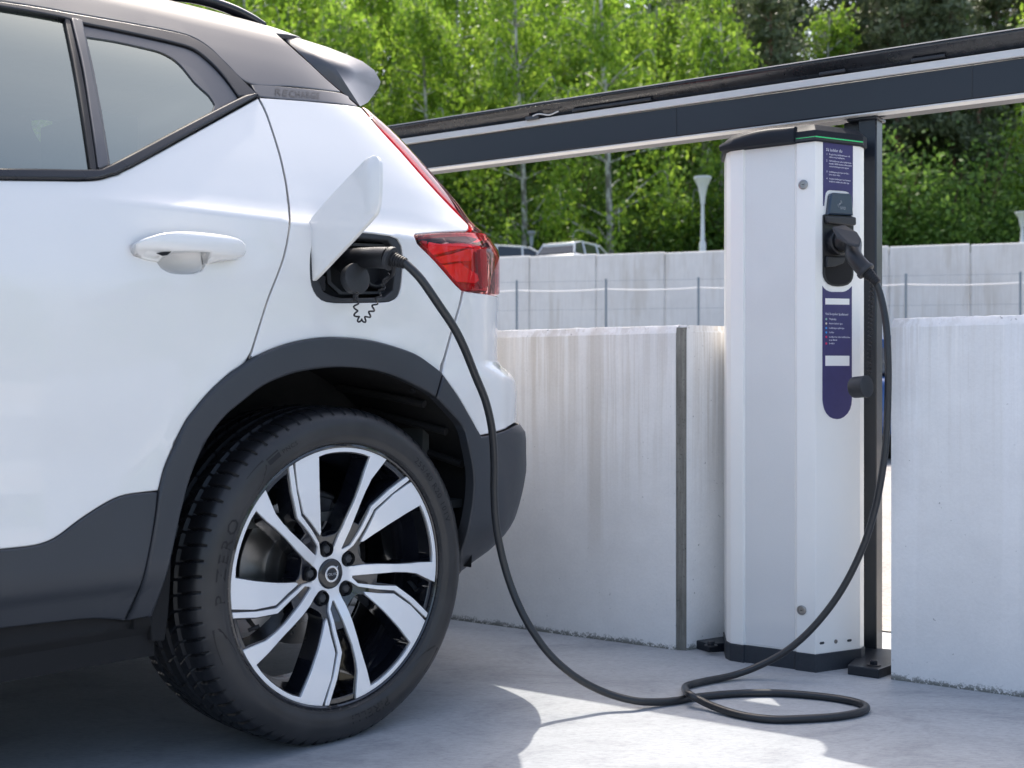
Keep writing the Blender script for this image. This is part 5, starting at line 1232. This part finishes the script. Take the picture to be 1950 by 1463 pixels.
# ------------------------------------------------------------------ underbody, arch liner, interior, rest of the car
mb = MB(); pl_ = []
for k in range(40):
    ad = -4+190*k/39; a = R(ad); pl_.append((a, .392+.070*sst(-2, 26, ad)+.012*(abs(math.sin(3*a)) > .9)))
rings = []
for vv in (-.016, -.10, -.20, -.34): rings.append([L(r*math.cos(a), vv, WC+r*math.sin(a)) for a, r in pl_])
mb.loft(rings, False, False)
n40 = len(pl_); mb.add([L(r*math.cos(a), -.34, WC+r*math.sin(a)) for a, r in pl_], [tuple(range(n40))])
liner = mb.build('arch_liner', 'liner', car, True, angle=50)
for a_ in (28, 40, 52):                       # moulded ribs of the liner
    mb = MB(); q = []
    for k in range(8):
        v_ = -.05-.035*k; q.append(L(.448*math.cos(R(a_+k*1.2)), v_, WC+.448*math.sin(R(a_+k*1.2))))
    mb.tube(q, .009, 8); mb.build('liner_rib', 'liner', liner)
for a_ in (2, 14, 58, 75):
    mb = MB(); mb.lathe(L(.452*math.cos(R(a_)), -.05, WC+.452*math.sin(R(a_))), L(-math.cos(R(a_)), .3, -math.sin(R(a_))), [(0, .008), (.003, .007), (.004, .001)], 12); mb.build('liner_clip', 'plastic', liner)
mf = [(327, 1052), (325, 1110), (321, 1170), (314, 1221), (289, 1222), (286, 1172), (305, 1115)]
mb = MB(); mb.prism([L(*pv(x, y, -.035)) for x, y in mf][::-1], (0, .20, 0)); mb.build('mud_flap', 'void', car, False, bevel=.003)
mb = MB()
mb.box(L(-3.3, -.05, .235), (2.90, 0, 0), (0, 1.71, 0), (0, 0, .05)); mb.box(L(.30, -.36, .40), (.22, 0, 0), (0, 1.09, 0), (0, 0, .05)); mb.box(L(-.4, -.36, .30), (.8, 0, 0), (0, 1.1, 0), (0, 0, .08))
mb.build('underbody', 'void', car, False)
for (x, y), (x2, y2), v_, mt in (((100, 1255), (228, 1232), -.10, 'dark_metal'), ((95, 1268), (203, 1245), -.13, 'liner')):
    a, b = pv(x, y, v_), pv(x2, y2, v_); mb = MB(); mb.box(L(a.x, v_, a.z-.012), L(b.x-a.x, 0, 0), (0, .06, 0), (0, 0, .03)); mb.build('jacking_beam', mt, car, False, bevel=.003)
mb = MB(); mb.tube([L(0, -.12, WC), L(0, -1.69, WC)], .04, 12); mb.build('axle', 'liner', car)
# inner shell, seats and parcel shelf seen through the glass
mb = MB()
for cx0, vy in ((-.55, -.30), (-.55, -.90), (-.55, -1.50)):
    mb.loft([[L(cx0+dx+(z-.5)*.22, vy+dy, z) for dx, dy in ((-.07, -.24), (.09, -.24), (.09, .24), (-.07, .24))] for z in (.5, .9, 1.08)])
    mb.loft([[L(cx0+dx+.14, vy+dy, z) for dx, dy in ((-.04, -.12), (.05, -.12), (.05, .12), (-.04, .12))] for z in (1.10, 1.18, 1.27)])
    mb.tube([L(cx0+.15, vy-.05, 1.05), L(cx0+.15, vy-.05, 1.15)], .008, 6); mb.tube([L(cx0+.15, vy+.05, 1.05), L(cx0+.15, vy+.05, 1.15)], .008, 6)
mb.build('rear_seat', 'seat', car, True, bevel=.03, seg=3)
mb = MB(); mb.box(L(-3.2, -.08, .45), (3.7, 0, 0), (0, 1.65, 0), (0, 0, .02)); mb.box(L(-2.6, -.36, 1.52), (2.7, 0, 0), (0, 1.1, 0), (0, 0, .02)); mb.box(L(-.25, -.12, 1.0), (.6, 0, 0), (0, 1.57, 0), (0, 0, .02)); mb.box(L(.36, -.15, .5), (.02, 0, 0), (0, 1.5, 0), (0, 0, .5)); mb.build('cabin_floor', 'interior', car, False)
# forward half of the car: door, wing, bonnet, windscreen pillars (outside the picture, kept plain)
def sect(u, vt, wt, vb, wb, v0, w0, vk): return [L(u, v0, w0), L(u, vk, .62), L(u, vb, wb)]
fb = MB(); rings = []
for u, nv, hb_ in ((UF-.004, 0, wB), (-1.6, 0, 1.07), (-2.1, 0, 1.05), (-2.4, -.01, 1.04), (-2.9, -.03, 1.0), (-3.2, -.08, .95), (-3.42, -.20, .85), (-3.52, -.40, .72)):
    r_ = [L(u, -.10+nv, .25), L(u, .012+nv, .42), L(u, .006+nv, .60), L(u, .006+nv, .85), L(u, -.02+nv, hb_-.03), L(u, -.06+nv, hb_)]
    rings.append(r_+[Vector((p.x, 2*HW-p.y, p.z)) for p in r_[::-1]])
fb.loft([[p for p in r] for r in rings], True, True); fb.build('front_body', 'paint', car, True, bevel=0, angle=35)
gh_ = MB(); rings = []
for u, top, vtop in ((UF-.004, 1.58, -.36), (-1.6, 1.60, -.36), (-1.95, 1.56, -.38), (-2.35, 1.32, -.30), (-2.75, 1.06, -.12)):
    q_ = top-1.58; r_ = [L(u, -.035, 1.03), L(u, -.126+.3*vtop+.108, max(1.05, 1.30+q_*.5)), L(u, -.224+.5*vtop+.18, max(1.055, 1.47+q_*.9)), L(u, vtop+.035, top-.015), L(u, -.6, top+.03)]
    rings.append(r_+[Vector((p.x, 2*HW-p.y, p.z)) for p in r_[::-1]])
gh_.loft(rings, True, True); gh_.build('front_cabin', 'gloss_black', car, True, angle=35)
# mirror the near flank to the far side
for nm in ('rear_door', 'quarter_panel', 'bumper', 'wheel_arch_moulding', 'bumper_cladding', 'sill_cladding', 'window_trim', 'belt_trim', 'door_window', 'window_seal', 'pillar_trim', 'quarter_window_border', 'quarter_window', 'rear_pillar', 'roof', 'tail_light', 'tailgate', 'rear_window'):
    for src in PANELS[nm]:
        me = src.data.copy(); co_ = np.empty(len(me.vertices)*3); me.vertices.foreach_get('co', co_); co_ = co_.reshape(-1, 3); co_[:, 1] = 2*HW-co_[:, 1]
        nr = [(-1)*0 for _ in ()]
        vsM = co_.tolist(); fsM = [tuple(p.vertices)[::-1] for p in me.polygons]; m2 = bpy.data.meshes.new(nm); m2.from_pydata(vsM, [], fsM); m2.materials.append(src.data.materials[0]); m2.polygons.foreach_set('use_smooth', [True]*len(m2.polygons)); m2.set_sharp_from_angle(angle=R(40))
        o = bpy.data.objects.new(nm, m2); col.objects.link(o); o.parent = car; bpy.data.meshes.remove(me)
def copy_wheel(u, far):
    r_ = whl.copy(); col.objects.link(r_); r_.parent = car; r_.location = (u, 2*HW if far else 0, WC); 
    if far: r_.rotation_euler = (0, 0, math.pi)
    for c in list(whl.children):
        if far and c.name.startswith('nut_pocket'): continue
        d = c.copy(); col.objects.link(d); d.parent = r_
for u_, f_ in ((0, True), (-2.702, True), (-2.702, False)): copy_wheel(u_, f_)
